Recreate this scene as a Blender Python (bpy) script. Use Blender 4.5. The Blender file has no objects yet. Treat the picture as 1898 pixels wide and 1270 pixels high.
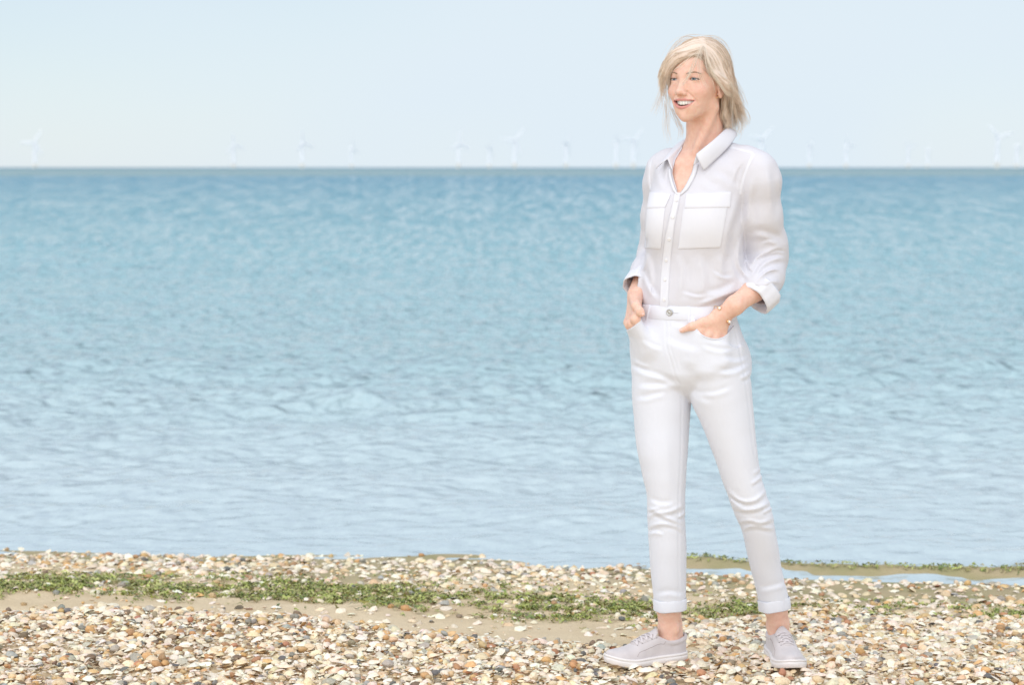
import bpy, bmesh, math
import numpy as np
from mathutils import Vector

scene = bpy.context.scene
RAD = math.radians

# ------------------------------------------------------------------ camera
W0, H0 = 1898.0, 1270.0
LENS, CAM_H, PITCH = 70.0, 1.40, RAD(5.03)
FPX = LENS / 36.0 * W0
cam_d = bpy.data.cameras.new('camera')
cam = bpy.data.objects.new('camera', cam_d)
scene.collection.objects.link(cam)
cam.location = (0, 0, CAM_H)
cam.rotation_euler = (RAD(90) - PITCH, 0, 0)
cam_d.lens = LENS
cam_d.sensor_width = 36.0
cam_d.clip_start = 0.05
cam_d.clip_end = 80000
cam_d.dof.use_dof = True
cam_d.dof.focus_distance = 5.42
cam_d.dof.aperture_fstop = 4.2
scene.camera = cam

# ------------------------------------------------------------------ sky
SUN_DIR = Vector((-0.20, -0.66, 0.84)).normalized()      # towards the sun
SUN_EL = math.asin(SUN_DIR.z)
SUN_ROT = math.atan2(SUN_DIR.x, SUN_DIR.y)
world = bpy.data.worlds.new('World')
scene.world = world
world.use_nodes = True
wn, wl = world.node_tree.nodes, world.node_tree.links
wn.clear()
w_out = wn.new('ShaderNodeOutputWorld')
w_bg = wn.new('ShaderNodeBackground')
w_bg.inputs['Strength'].default_value = 0.10
w_sky = wn.new('ShaderNodeTexSky')
w_sky.sky_type = 'NISHITA'
w_sky.sun_disc = False
w_sky.sun_elevation = SUN_EL
w_sky.sun_rotation = SUN_ROT
w_sky.air_density = 1.0
w_sky.dust_density = 0.2
w_sky.ozone_density = 2.5
# thin high cloud veil over the whole dome, deeper where the sight line runs low through it
w_tc = wn.new('ShaderNodeTexCoord')
w_map = wn.new('ShaderNodeMapping')
w_map.inputs['Scale'].default_value = (1.0, 1.0, 2.6)
w_map.inputs['Location'].default_value = (1.3, 0.4, 0.6)
w_noise = wn.new('ShaderNodeTexNoise')
w_noise.inputs['Scale'].default_value = 2.4
w_noise.inputs['Detail'].default_value = 3.0
w_noise.inputs['Roughness'].default_value = 0.45
w_sep = wn.new('ShaderNodeSeparateXYZ')
w_el = wn.new('ShaderNodeMapRange')
w_el.inputs['From Min'].default_value = 0.0
w_el.inputs['From Max'].default_value = 0.75
w_el.inputs['To Min'].default_value = 0.93
w_el.inputs['To Max'].default_value = 0.36
w_nr = wn.new('ShaderNodeMapRange')
w_nr.inputs['From Min'].default_value = 0.30
w_nr.inputs['From Max'].default_value = 0.70
w_nr.inputs['To Min'].default_value = -0.30
w_nr.inputs['To Max'].default_value = 0.16
w_add = wn.new('ShaderNodeMath')
w_add.operation = 'ADD'
w_add.use_clamp = True
w_mix = wn.new('ShaderNodeMix')
w_mix.data_type = 'RGBA'
w_mix.inputs['B'].default_value = (6.75, 7.65, 8.35, 1)
wl.new(w_tc.outputs['Generated'], w_map.inputs['Vector'])
wl.new(w_tc.outputs['Generated'], w_sep.inputs['Vector'])
wl.new(w_sep.outputs['Z'], w_el.inputs['Value'])
wl.new(w_map.outputs['Vector'], w_noise.inputs['Vector'])
wl.new(w_noise.outputs['Fac'], w_nr.inputs['Value'])
wl.new(w_nr.outputs['Result'], w_add.inputs[0])
wl.new(w_el.outputs['Result'], w_add.inputs[1])
wl.new(w_add.outputs['Value'], w_mix.inputs['Factor'])
wl.new(w_sky.outputs['Color'], w_mix.inputs['A'])
wl.new(w_mix.outputs['Result'], w_bg.inputs['Color'])
wl.new(w_bg.outputs['Background'], w_out.inputs['Surface'])

# ------------------------------------------------------------------ sun
sun_d = bpy.data.lights.new('sun', 'SUN')
sun_d.energy = 2.95
sun_d.angle = RAD(120)
sun_d.color = (1.0, 0.945, 0.87)
sun = bpy.data.objects.new('sun', sun_d)
scene.collection.objects.link(sun)
sun.rotation_euler = SUN_DIR.to_track_quat('Z', 'Y').to_euler()
sun.location = SUN_DIR * 30

scene.view_settings.view_transform = 'Standard'
scene.view_settings.look = 'None'
scene.view_settings.exposure = 0.16
scene.view_settings.gamma = 1.0
scene.view_settings.use_curve_mapping = False
scene.cycles.use_denoising = True
scene.cycles.max_bounces = 10
scene.cycles.diffuse_bounces = 8
scene.cycles.transparent_max_bounces = 6

# ------------------------------------------------------------------ geometry library
CP, SP = math.cos(PITCH), math.sin(PITCH)


def at(u, v, Y):
    """World point seen at pixel (u, v) of the photograph at world depth Y."""
    dx, dv = (u - W0 / 2) / FPX, -(v - H0 / 2) / FPX
    d = np.array([dx, CP + dv * SP, -SP + dv * CP])
    return d * (Y / d[1]) + np.array([0, 0, CAM_H])


def gnd(u, v, z=0.0):
    """World point on the level z seen at pixel (u, v)."""
    dx, dv = (u - W0 / 2) / FPX, -(v - H0 / 2) / FPX
    d = np.array([dx, CP + dv * SP, -SP + dv * CP])
    return d * ((z - CAM_H) / d[2]) + np.array([0, 0, CAM_H])


def spline(xs, ys, q):
    """Smooth monotone cubic interpolation of ys(xs) at q."""
    xs, ys, q = np.asarray(xs, float), np.asarray(ys, float), np.asarray(q, float)
    if xs[0] > xs[-1]:
        xs, ys = xs[::-1], ys[::-1]
    h = np.diff(xs)
    dl = np.diff(ys) / h
    m = np.zeros_like(ys)
    if len(xs) > 2:
        s = dl[:-1] * dl[1:] > 0
        w1, w2 = 2 * h[1:] + h[:-1], h[1:] + 2 * h[:-1]
        with np.errstate(divide='ignore', invalid='ignore'):
            m[1:-1] = np.where(s, (w1 + w2) / (w1 / dl[:-1] + w2 / dl[1:]), 0)
    m[0], m[-1] = dl[0], dl[-1]
    qc = np.clip(q, xs[0], xs[-1])
    i = np.clip(np.searchsorted(xs, qc, 'right') - 1, 0, len(h) - 1)
    t = (qc - xs[i]) / h[i]
    return ((2 * t**3 - 3 * t**2 + 1) * ys[i] + (t**3 - 2 * t**2 + t) * h[i] * m[i]
            + (-2 * t**3 + 3 * t**2) * ys[i + 1] + (t**3 - t**2) * h[i] * m[i + 1])


def curve3(P, n):
    """n points along a smooth (Catmull-Rom) curve through P."""
    P = np.asarray(P, float)
    Q = np.vstack([2 * P[0] - P[1], P, 2 * P[-1] - P[-2]])
    t = np.linspace(0, len(P) - 1 - 1e-9, n)
    i = t.astype(int)
    f = (t - i)[:, None]
    a, b, c, d = Q[i], Q[i + 1], Q[i + 2], Q[i + 3]
    return 0.5 * (2 * b + (c - a) * f + (2 * a - 5 * b + 4 * c - d) * f**2 + (3 * b - a - 3 * c + d) * f**3)


def _hash(i, j, k, seed):
    n = (i * 374761393 + j * 668265263 + k * 2147483647 + seed * 144665) & 0xFFFFFFFF
    n = ((n ^ (n >> 13)) * 1274126177) & 0xFFFFFFFF
    return ((n ^ (n >> 16)) & 0xFFFF) / 65535.0


def noise3(x, y, z, seed=0):
    """Value noise in -1..1."""
    x, y, z = np.broadcast_arrays(np.asarray(x, float), np.asarray(y, float), np.asarray(z, float))
    xi, yi, zi = np.floor(x).astype(np.int64), np.floor(y).astype(np.int64), np.floor(z).astype(np.int64)
    fx, fy, fz = x - xi, y - yi, z - zi
    fx, fy, fz = fx * fx * (3 - 2 * fx), fy * fy * (3 - 2 * fy), fz * fz * (3 - 2 * fz)
    r = 0
    for a in (0, 1):
        for b in (0, 1):
            for c in (0, 1):
                w = (fx if a else 1 - fx) * (fy if b else 1 - fy) * (fz if c else 1 - fz)
                r = r + w * _hash(xi + a, yi + b, zi + c, seed)
    return r * 2 - 1


def mesh_np(name, V, F, smooth=True):
    """Mesh from numpy vertices and faces (F: array of quads or tris, or a list of faces)."""
    me = bpy.data.meshes.new(name)
    V = np.asarray(V, np.float32)
    if isinstance(F, np.ndarray):
        n, k = F.shape
        me.vertices.add(len(V))
        me.vertices.foreach_set('co', V.ravel())
        me.loops.add(n * k)
        me.loops.foreach_set('vertex_index', F.astype(np.int32).ravel())
        me.polygons.add(n)
        me.polygons.foreach_set('loop_start', np.arange(0, n * k, k, dtype=np.int32))
        me.update(calc_edges=True)
        me.validate()
    else:
        me.from_pydata([tuple(v) for v in V], [], [tuple(int(i) for i in f) for f in F])
    me.polygons.foreach_set('use_smooth', np.full(len(me.polygons), smooth))
    me.update()
    return me


def link(name, me, mat=None, parent=None, loc=(0, 0, 0)):
    o = bpy.data.objects.new(name, me)
    scene.collection.objects.link(o)
    if mat is not None and me is not None and not me.materials:
        me.materials.append(mat)
    o.location = loc
    if parent is not None:
        o.parent = parent
    return o


def tag(o, label=None, cat=None, group=None, kind=None):
    for k, v in (('label', label), ('category', cat), ('group', group), ('kind', kind)):
        if v:
            o[k] = v
    return o


def set_col(me, C, name='Col'):
    a = me.color_attributes.new(name, 'FLOAT_COLOR', 'POINT')
    C = np.asarray(C, np.float32)
    if C.shape[1] == 3:
        C = np.hstack([C, np.ones((len(C), 1), np.float32)])
    a.data.foreach_set('color', C.ravel())


class Bag:
    """Collects vertices and faces of several shapes for ONE mesh."""
    def __init__(self):
        self.V, self.F, self.n = [], [], 0

    def add(self, V, F):
        V = np.asarray(V, float)
        self.V.append(V)
        self.F += [tuple(int(i) + self.n for i in f) for f in F]
        self.n += len(V)
        return self

    def mesh(self, name, smooth=True):
        return mesh_np(name, np.vstack(self.V), self.F, smooth)


def frames(P):
    """Tangent, normal, binormal along a polyline (parallel transport)."""
    P = np.asarray(P, float)
    T = np.gradient(P, axis=0)
    T /= np.linalg.norm(T, axis=1)[:, None] + 1e-12
    r = np.array([0, 0, 1.0]) if abs(T[0][2]) < 0.9 else np.array([0, 1.0, 0])
    N = np.zeros_like(P)
    n = np.cross(T[0], r)
    for i in range(len(P)):
        n = n - T[i] * np.dot(n, T[i])
        n /= np.linalg.norm(n) + 1e-12
        N[i] = n
    return T, N, np.cross(T, N)


def tube(P, R, k=6, flat=1.0, cap=True):
    P = np.asarray(P, float)
    R = np.broadcast_to(np.asarray(R, float), (len(P),))
    T, N, B = frames(P)
    a = np.arange(k) * 2 * np.pi / k
    V = (P[:, None] + R[:, None, None] * (np.cos(a)[None, :, None] * N[:, None] + flat * np.sin(a)[None, :, None] * B[:, None])).reshape(-1, 3)
    F = []
    for i in range(len(P) - 1):
        for j in range(k):
            F.append((i * k + j, i * k + (j + 1) % k, (i + 1) * k + (j + 1) % k, (i + 1) * k + j))
    if cap:
        F.append(tuple(range(k))[::-1])
        F.append(tuple((len(P) - 1) * k + j for j in range(k)))
    return V, F


# ------------------------------------------------------------------ materials
def mat(name, color=(0.8, 0.8, 0.8), rough=0.6, spec=0.5, metal=0.0, **kw):
    m = bpy.data.materials.new(name)
    m.use_nodes = True
    b = m.node_tree.nodes['Principled BSDF']
    b.inputs['Base Color'].default_value = (*color, 1)
    b.inputs['Roughness'].default_value = rough
    b.inputs['Specular IOR Level'].default_value = spec
    b.inputs['Metallic'].default_value = metal
    for k, v in kw.items():
        b.inputs[k].default_value = v
    return m


def nd(m, t, **kw):
    n = m.node_tree.nodes.new(t)
    for k, v in kw.items():
        if k in n.inputs:
            n.inputs[k].default_value = v
        else:
            setattr(n, k, v)
    return n


def lk(m, a, b):
    m.node_tree.links.new(a, b)


def bsdf(m):
    return m.node_tree.nodes['Principled BSDF']


def add_bump(m, scale, strength, dist=0.002, detail=3.0, coord='Object', prev=None, stretch=None):
    tc = nd(m, 'ShaderNodeTexCoord')
    no = nd(m, 'ShaderNodeTexNoise', Scale=scale, Detail=detail)
    src = tc.outputs[coord]
    if stretch:
        mp = nd(m, 'ShaderNodeMapping')
        mp.inputs['Scale'].default_value = stretch
        lk(m, src, mp.inputs['Vector'])
        src = mp.outputs['Vector']
    lk(m, src, no.inputs['Vector'])
    bu = nd(m, 'ShaderNodeBump', Strength=strength, Distance=dist)
    lk(m, no.outputs['Fac'], bu.inputs['Height'])
    if prev:
        lk(m, prev.outputs['Normal'], bu.inputs['Normal'])
    lk(m, bu.outputs['Normal'], bsdf(m).inputs['Normal'])
    return bu
# ------------------------------------------------------------------ ground
ZW = -0.16                                     # water level
MOUND_U = [(-600, 1122), (0, 1122), (300, 1119), (600, 1140), (900, 1172), (1150, 1190), (1350, 1204), (1898, 1215), (2500, 1220)]
_mp = np.array([gnd(u, v, -0.01)[:2] for u, v in MOUND_U])
SHORE_U = [(-600, 1024), (0, 1027), (400, 1034), (520, 1029), (700, 1041), (880, 1038), (1000, 1050), (1200, 1056), (1400, 1070), (1650, 1080), (1898, 1086), (2500, 1090)]
_sp = np.array([gnd(u, v, ZW)[:2] for u, v in SHORE_U])


def mound_y(x):
    return np.interp(x, _mp[:, 0], _mp[:, 1]) + 0.03 * noise3(np.asarray(x) * 4, 0, 0, 5)


def shore_y(x):
    return np.interp(x, _sp[:, 0], _sp[:, 1])


def sstep(a, b, x):
    t = np.clip((x - a) / (b - a), 0, 1)
    return t * t * (3 - 2 * t)


def ground_z(x, y):
    x, y = np.asarray(x, float), np.asarray(y, float)
    my, sy = mound_y(x), shore_y(x)
    z = 0.012 * noise3(x * 1.7, y * 1.7, 0, 1) + 0.006 * noise3(x * 6, y * 6, 0, 2)
    z = z * (1 - sstep(sy - 0.5, sy - 0.1, y)) + 0.004 * noise3(x * 3, y * 5, 0, 9)
    z = z - 0.045 * sstep(my - 0.22, my + 0.04, y)
    # from the back of the mound down to the water's edge, then on down under the sea
    t = np.clip((y - my) / np.maximum(sy - my, 0.3), 0, None)
    z = z + np.where(t < 1, (ZW + 0.045) * t ** 1.25, (ZW + 0.045) - 0.10 * (y - sy))
    # low wet bar off the right-hand shore with a thread of water before it
    bar_y = sy + 0.30 - 0.02 * x
    z = z + (0.034 + 0.009 * noise3(x * 3, 0, 0, 4) + 0.005 * noise3(x * 14, y * 20, 0, 6)) * np.exp(-((y - bar_y) / 0.085) ** 2) * sstep(0.3, 0.8, x)
    z = z - 0.014 * np.exp(-((y - sy - 0.10) / 0.07) ** 2) * sstep(0.3, 0.8, x)
    z = z + 0.008 * np.exp(-((y - sy - 0.13) / 0.12) ** 2) * np.exp(-((x + 0.28) / 0.28) ** 2)
    return np.maximum(z, -3.0)


def grid_mesh(name, X, Y, Z):
    n, k = X.shape
    V = np.stack([X, Y, Z], -1).reshape(-1, 3)
    i = np.arange(n * k).reshape(n, k)
    F = np.stack([i[:-1, :-1], i[:-1, 1:], i[1:, 1:], i[1:, :-1]], -1).reshape(-1, 4)
    return mesh_np(name, V, F)


gx = np.concatenate([[-30000, -3000, -300, -60, -20, -8], np.linspace(-4, 4, 221), [8, 20, 60, 300, 3000, 30000]])
gy = np.concatenate([[-3000, -200, -30, -6, 0, 2.5], np.linspace(3.5, 9.5, 221), [12, 18, 30, 60, 200, 3000, 40000]])
GX, GY = np.meshgrid(gx, gy)
me = grid_mesh('beach', GX, GY, ground_z(GX, GY))
m_sand = mat('sand', (0.52, 0.41, 0.27), 0.9, 0.25)
tc = nd(m_sand, 'ShaderNodeTexCoord')
n1 = nd(m_sand, 'ShaderNodeTexNoise', Scale=3.0, Detail=6.0)
n2 = nd(m_sand, 'ShaderNodeTexNoise', Scale=420.0, Detail=2.0)
lk(m_sand, tc.outputs['Object'], n1.inputs['Vector'])
lk(m_sand, tc.outputs['Object'], n2.inputs['Vector'])
r1 = nd(m_sand, 'ShaderNodeValToRGB')
r1.color_ramp.elements[0].color = (0.64, 0.505, 0.325, 1)
r1.color_ramp.elements[0].position = 0.3
r1.color_ramp.elements[1].color = (0.80, 0.66, 0.455, 1)
r1.color_ramp.elements[1].position = 0.7
lk(m_sand, n1.outputs['Fac'], r1.inputs['Fac'])
mx = nd(m_sand, 'ShaderNodeMix', data_type='RGBA', blend_type='MULTIPLY')
mx.inputs['Factor'].default_value = 0.55
r2 = nd(m_sand, 'ShaderNodeValToRGB')
r2.color_ramp.elements[0].color = (0.55, 0.5, 0.45, 1)
r2.color_ramp.elements[0].position = 0.3
r2.color_ramp.elements[1].color = (1.1, 1.1, 1.1, 1)
r2.color_ramp.elements[1].position = 0.6
lk(m_sand, n2.outputs['Fac'], r2.inputs['Fac'])
lk(m_sand, r1.outputs['Color'], mx.inputs['A'])
lk(m_sand, r2.outputs['Color'], mx.inputs['B'])
# wet, algae-stained sand low down by the water
sx = nd(m_sand, 'ShaderNodeSeparateXYZ')
lk(m_sand, tc.outputs['Object'], sx.inputs['Vector'])
wet = nd(m_sand, 'ShaderNodeMapRange')
wet.inputs['From Min'].default_value = ZW + 0.065
wet.inputs['From Max'].default_value = ZW + 0.030
lk(m_sand, sx.outputs['Z'], wet.inputs['Value'])
n3 = nd(m_sand, 'ShaderNodeTexNoise', Scale=5.0, Detail=4.0)
lk(m_sand, tc.outputs['Object'], n3.inputs['Vector'])
r3 = nd(m_sand, 'ShaderNodeValToRGB')
r3.color_ramp.elements[0].color = (0.34, 0.31, 0.16, 1)
r3.color_ramp.elements[0].position = 0.35
r3.color_ramp.elements[1].color = (0.44, 0.36, 0.22, 1)
r3.color_ramp.elements[1].position = 0.6
lk(m_sand, n3.outputs['Fac'], r3.inputs['Fac'])
mw = nd(m_sand, 'ShaderNodeMix', data_type='RGBA')
lk(m_sand, wet.outputs['Result'], mw.inputs['Factor'])
lk(m_sand, mx.outputs['Result'], mw.inputs['A'])
lk(m_sand, r3.outputs['Color'], mw.inputs['B'])
lk(m_sand, mw.outputs['Result'], bsdf(m_sand).inputs['Base Color'])
bu = nd(m_sand, 'ShaderNodeBump', Strength=0.6, Distance=0.004)
lk(m_sand, n2.outputs['Fac'], bu.inputs['Height'])
n4 = nd(m_sand, 'ShaderNodeTexNoise', Scale=45.0, Detail=5.0)
lk(m_sand, tc.outputs['Object'], n4.inputs['Vector'])
bu2 = nd(m_sand, 'ShaderNodeBump', Strength=0.5, Distance=0.012)
lk(m_sand, n4.outputs['Fac'], bu2.inputs['Height'])
lk(m_sand, bu.outputs['Normal'], bu2.inputs['Normal'])
lk(m_sand, bu2.outputs['Normal'], bsdf(m_sand).inputs['Normal'])
beach = tag(link('beach', me, m_sand), 'sandy beach sloping to the sea', 'beach', kind='structure')

# ------------------------------------------------------------------ sea: real waves where they can be seen, a flat sheet to the horizon
vv = np.concatenate([np.linspace(1130, 420, 420), np.linspace(418, 330, 90), np.linspace(328, 313, 16)])
yy = np.array([gnd(949, v, ZW)[1] for v in vv])
yy = np.concatenate([yy, [6000, 12000, 30000, 60000]])
ss = np.concatenate([[-9.0, -3.0, -1.2, -0.6], np.linspace(-0.36, 0.36, 521), [0.6, 1.2, 3.0, 9.0]])
SX, SY = np.meshgrid(ss, yy)
SX = SX * (SY + 1.0)
rw = np.random.default_rng(11)
SZ = np.zeros_like(SX)
dy_row = np.gradient(yy)[:, None]
for i in range(70):
    lam = 0.10 * (28 ** (i / 69.0)) * rw.uniform(0.85, 1.15)          # 0.1 m .. 6 m
    th = rw.normal(-1.5, 0.42)
    kx, ky = math.cos(th) * 2 * math.pi / lam, math.sin(th) * 2 * math.pi / lam
    amp = 0.0052 * lam ** 0.45
    vis = np.clip(lam / (2.2 * np.maximum(dy_row * abs(math.sin(th)), 0.0006 * SY)) - 0.35, 0, 1)
    wx = SX + 0.22 * lam * np.sin(SY * 1.3 / lam + i)
    s = np.sin(kx * wx + ky * SY + rw.uniform(0, 6.28))
    SZ += vis * amp * (s + 0.25 * (s * s - 0.5))
near = SY < 600
gust = 0.75 + 0.45 * noise3(SX * 0.09, np.log(SY) * 7, 0, 3)
calm = 0.42 + 0.58 * sstep(0.35, 3.2, SY - shore_y(np.clip(SX, -2.5, 2.5)))
SZ = np.where(near, SZ * gust * calm, 0)
# a low swell rolling in over the shallows
off_ = SY - shore_y(np.clip(SX, -2.5, 2.5)) - 0.10 * noise3(SX * 0.9, 0, 0, 12)
SZ = SZ + 0.020 * np.exp(-((off_ - 0.95) / 0.17) ** 2) * (0.7 + 0.5 * noise3(SX * 1.1, 3, 0, 13)) + 0.012 * np.exp(-((off_ - 1.75) / 0.25) ** 2) * (0.6 + 0.6 * noise3(SX * 0.8, 8, 0, 14)) + 0.006 * np.exp(-((off_ - 0.35) / 0.10) ** 2)
me = grid_mesh('sea', SX, SY, ZW + SZ)
m_sea = mat('sea_water', (0.10, 0.26, 0.33), 0.12, 0.5, IOR=1.33)
tc = nd(m_sea, 'ShaderNodeTexCoord')
sx = nd(m_sea, 'ShaderNodeSeparateXYZ')
lk(m_sea, tc.outputs['Object'], sx.inputs['Vector'])
lg = nd(m_sea, 'ShaderNodeMath', operation='LOGARITHM')
lg.inputs[1].default_value = 10.0
lk(m_sea, sx.outputs['Y'], lg.inputs[0])
mr = nd(m_sea, 'ShaderNodeMapRange')
mr.inputs['From Min'].default_value = 0.85
mr.inputs['From Max'].default_value = 3.6
lk(m_sea, lg.outputs[0], mr.inputs['Value'])
nb = nd(m_sea, 'ShaderNodeTexNoise', Scale=0.06, Detail=4.0)
lk(m_sea, tc.outputs['Object'], nb.inputs['Vector'])
ad = nd(m_sea, 'ShaderNodeMath', operation='MULTIPLY_ADD')
ad.inputs[1].default_value = 0.10
lk(m_sea, nb.outputs['Fac'], ad.inputs[0])
lk(m_sea, mr.outputs['Result'], ad.inputs[2])
cr = nd(m_sea, 'ShaderNodeValToRGB')
e = cr.color_ramp.elements
e[0].position, e[0].color = 0.0, (0.34, 0.43, 0.44, 1)
e[1].position, e[1].color = 1.0, (0.10, 0.22, 0.30, 1)
# water over the shallows is pale, over the drop-off blue, over the far sandbank green-grey
for p, c in ((0.10, (0.48, 0.575, 0.61)), (0.18, (0.37, 0.515, 0.555)), (0.30, (0.305, 0.49, 0.545)), (0.40, (0.25, 0.435, 0.505)), (0.52, (0.20, 0.38, 0.47)),
             (0.66, (0.155, 0.33, 0.44)), (0.69, (0.26, 0.385, 0.415)), (0.88, (0.255, 0.38, 0.415)), (0.95, (0.17, 0.295, 0.37))):
    q = e.new(p)
    q.color = (*c, 1)
e[0].color = (0.50, 0.59, 0.63, 1)
lk(m_sea, ad.outputs[0], cr.inputs['Fac'])
lk(m_sea, cr.outputs['Color'], bsdf(m_sea).inputs['Base Color'])
# wind roughens the open water, so it mirrors the sky less than the sheltered edge
spm = nd(m_sea, 'ShaderNodeMapRange')
spm.inputs['From Min'].default_value = 0.10
spm.inputs['From Max'].default_value = 0.48
spm.inputs['To Min'].default_value = 0.25
spm.inputs['To Max'].default_value = 0.78
lk(m_sea, mr.outputs['Result'], spm.inputs['Value'])
dif = nd(m_sea, 'ShaderNodeBsdfDiffuse')
lk(m_sea, cr.outputs['Color'], dif.inputs['Color'])
mxs = nd(m_sea, 'ShaderNodeMixShader')
# light and dark wave faces painted as mirror-share noise, coarser farther out
tot_n = None
for yc in (10.0, 20.0, 40.0, 80.0, 160.0, 320.0):
    mpn = nd(m_sea, 'ShaderNodeMapping')
    mpn.inputs['Scale'].default_value = (1, min(0.40, max(0.085, 4.2 / yc)), 1)
    mpn.inputs['Location'].default_value = (yc * 0.37, yc * 0.11, 0)
    lk(m_sea, tc.outputs['Object'], mpn.inputs['Vector'])
    nz = nd(m_sea, 'ShaderNodeTexNoise', Scale=230.0 / yc, Detail=2.0, Roughness=0.55)
    lk(m_sea, mpn.outputs['Vector'], nz.inputs['Vector'])
    cen = nd(m_sea, 'ShaderNodeMath', operation='SUBTRACT')
    cen.inputs[1].default_value = 0.5
    lk(m_sea, nz.outputs['Fac'], cen.inputs[0])
    dd = nd(m_sea, 'ShaderNodeMath', operation='SUBTRACT')
    dd.inputs[1].default_value = math.log10(yc)
    lk(m_sea, lg.outputs[0], dd.inputs[0])
    ab = nd(m_sea, 'ShaderNodeMath', operation='ABSOLUTE')
    lk(m_sea, dd.outputs[0], ab.inputs[0])
    wn_ = nd(m_sea, 'ShaderNodeMapRange')
    wn_.inputs['From Min'].default_value, wn_.inputs['From Max'].default_value = 0.0, 0.30103
    wn_.inputs['To Min'].default_value, wn_.inputs['To Max'].default_value = 1.0, 0.0
    lk(m_sea, ab.outputs[0], wn_.inputs['Value'])
    ma = nd(m_sea, 'ShaderNodeMath', operation='MULTIPLY_ADD')
    ma.inputs[2].default_value = 0.0
    lk(m_sea, cen.outputs[0], ma.inputs[0])
    lk(m_sea, wn_.outputs['Result'], ma.inputs[1])
    if tot_n is not None:
        lk(m_sea, tot_n.outputs[0], ma.inputs[2])
    tot_n = ma
wave_tone = nd(m_sea, 'ShaderNodeMath', operation='MULTIPLY')
wave_tone.inputs[1].default_value = 8.0
lk(m_sea, tot_n.outputs[0], wave_tone.inputs[0])
rsum = nd(m_sea, 'ShaderNodeMath', operation='ADD', use_clamp=True)
lk(m_sea, spm.outputs['Result'], rsum.inputs[0])
lk(m_sea, wave_tone.outputs[0], rsum.inputs[1])
lk(m_sea, rsum.outputs[0], mxs.inputs['Fac'])
lk(m_sea, bsdf(m_sea).outputs[0], mxs.inputs[1])
lk(m_sea, dif.outputs[0], mxs.inputs[2])
lk(m_sea, mxs.outputs[0], [q for q in m_sea.node_tree.nodes if q.type == 'OUTPUT_MATERIAL'][0].inputs['Surface'])
bsdf(m_sea).inputs['Roughness'].default_value = 0.08
prev = None
for sc, st, di, strch in ((8.0, 1.0, 0.15, (0.8, 1.0, 1)), (2.6, 0.6, 0.22, (1, 0.7, 1)), (24.0, 0.8, 0.02, (0.7, 1.0, 1))):
    prev = add_bump(m_sea, sc, st, di, 1.0, 'Object', prev, strch)
    sm = nd(m_sea, 'ShaderNodeMapRange')
    sm.inputs['From Min'].default_value, sm.inputs['From Max'].default_value = 0.02, 0.14
    sm.inputs['To Min'].default_value, sm.inputs['To Max'].default_value = 0.28 * st, st
    lk(m_sea, mr.outputs['Result'], sm.inputs['Value'])
    lk(m_sea, sm.outputs['Result'], prev.inputs['Strength'])
lk(m_sea, prev.outputs['Normal'], dif.inputs['Normal'])
sea = tag(link('sea', me, m_sea), 'calm rippled blue sea reaching the horizon', 'sea', kind='structure')
# ------------------------------------------------------------------ wind farm on the horizon
m_turb = mat('turbine_white', (0.95, 0.95, 0.96), 0.45)
m_trans = mat('turbine_base_orange', (0.94, 0.86, 0.74), 0.6)


def ring_stack(rows, k=14, caps=False):
    """Lathe about Z: rows of (z, radius)."""
    a = np.arange(k) * 2 * np.pi / k
    V = np.array([(r * math.cos(t), r * math.sin(t), z) for z, r in rows for t in a])
    F = [(i * k + j, i * k + (j + 1) % k, (i + 1) * k + (j + 1) % k, (i + 1) * k + j) for i in range(len(rows) - 1) for j in range(k)]
    if caps:
        F += [tuple(range(k))[::-1], tuple((len(rows) - 1) * k + j for j in range(k))]
    return V, F


TH = 80.0                                     # hub height in metres
tower_me = Bag().add(*ring_stack([(14, 5.2), (30, 4.9), (55, 4.4), (78.5, 3.8)])).mesh('tower')
base_me = Bag().add(*ring_stack([(-4, 5.2), (6, 5.2), (11.8, 5.2), (12, 6.4), (13.2, 6.4), (13.4, 5.2), (14.2, 5.2)])).mesh('transition_piece')
nv, nf = ring_stack([(-5.5, 1.6), (-5, 2.6), (0, 3.0), (7, 3.0), (9.5, 2.4), (10, 1.2)])
nv = np.stack([nv[:, 0], nv[:, 2], nv[:, 1] + TH], 1)
nac_me = Bag().add(nv, nf).mesh('nacelle')
hv, hf = ring_stack([(-9.6, 0.3), (-9, 1.5), (-7.6, 2.4), (-5.4, 2.5)])
hub_me = Bag().add(np.stack([hv[:, 0], hv[:, 2], hv[:, 1]], 1), hf).mesh('hub')
rows = [(0.0, 1.7, 1.7, 0), (3, 1.9, 1.5, 0), (8, 3.8, 1.0, .3), (16, 3.5, 0.8, .25), (28, 2.8, 0.6, .15), (40, 1.8, 0.35, .1), (45, 0.5, 0.1, 0)]
bv, k = [], 10
for z, c, t, o in rows:
    for j in range(k):
        a = j * 2 * math.pi / k
        bv.append((c * math.cos(a) - o * c, -7.2 + t * math.sin(a), z + 1.5))
bf = [(i * k + j, i * k + (j + 1) % k, (i + 1) * k + (j + 1) % k, (i + 1) * k + j) for i in range(len(rows) - 1) for j in range(k)]
bf += [tuple(range(k))[::-1], tuple((len(rows) - 1) * k + j for j in range(k))]
blade_me = Bag().add(bv, bf).mesh('blade')
for me_ in (tower_me, nac_me, hub_me, blade_me):
    me_.materials.append(m_turb)
base_me.materials.append(m_trans)

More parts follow.
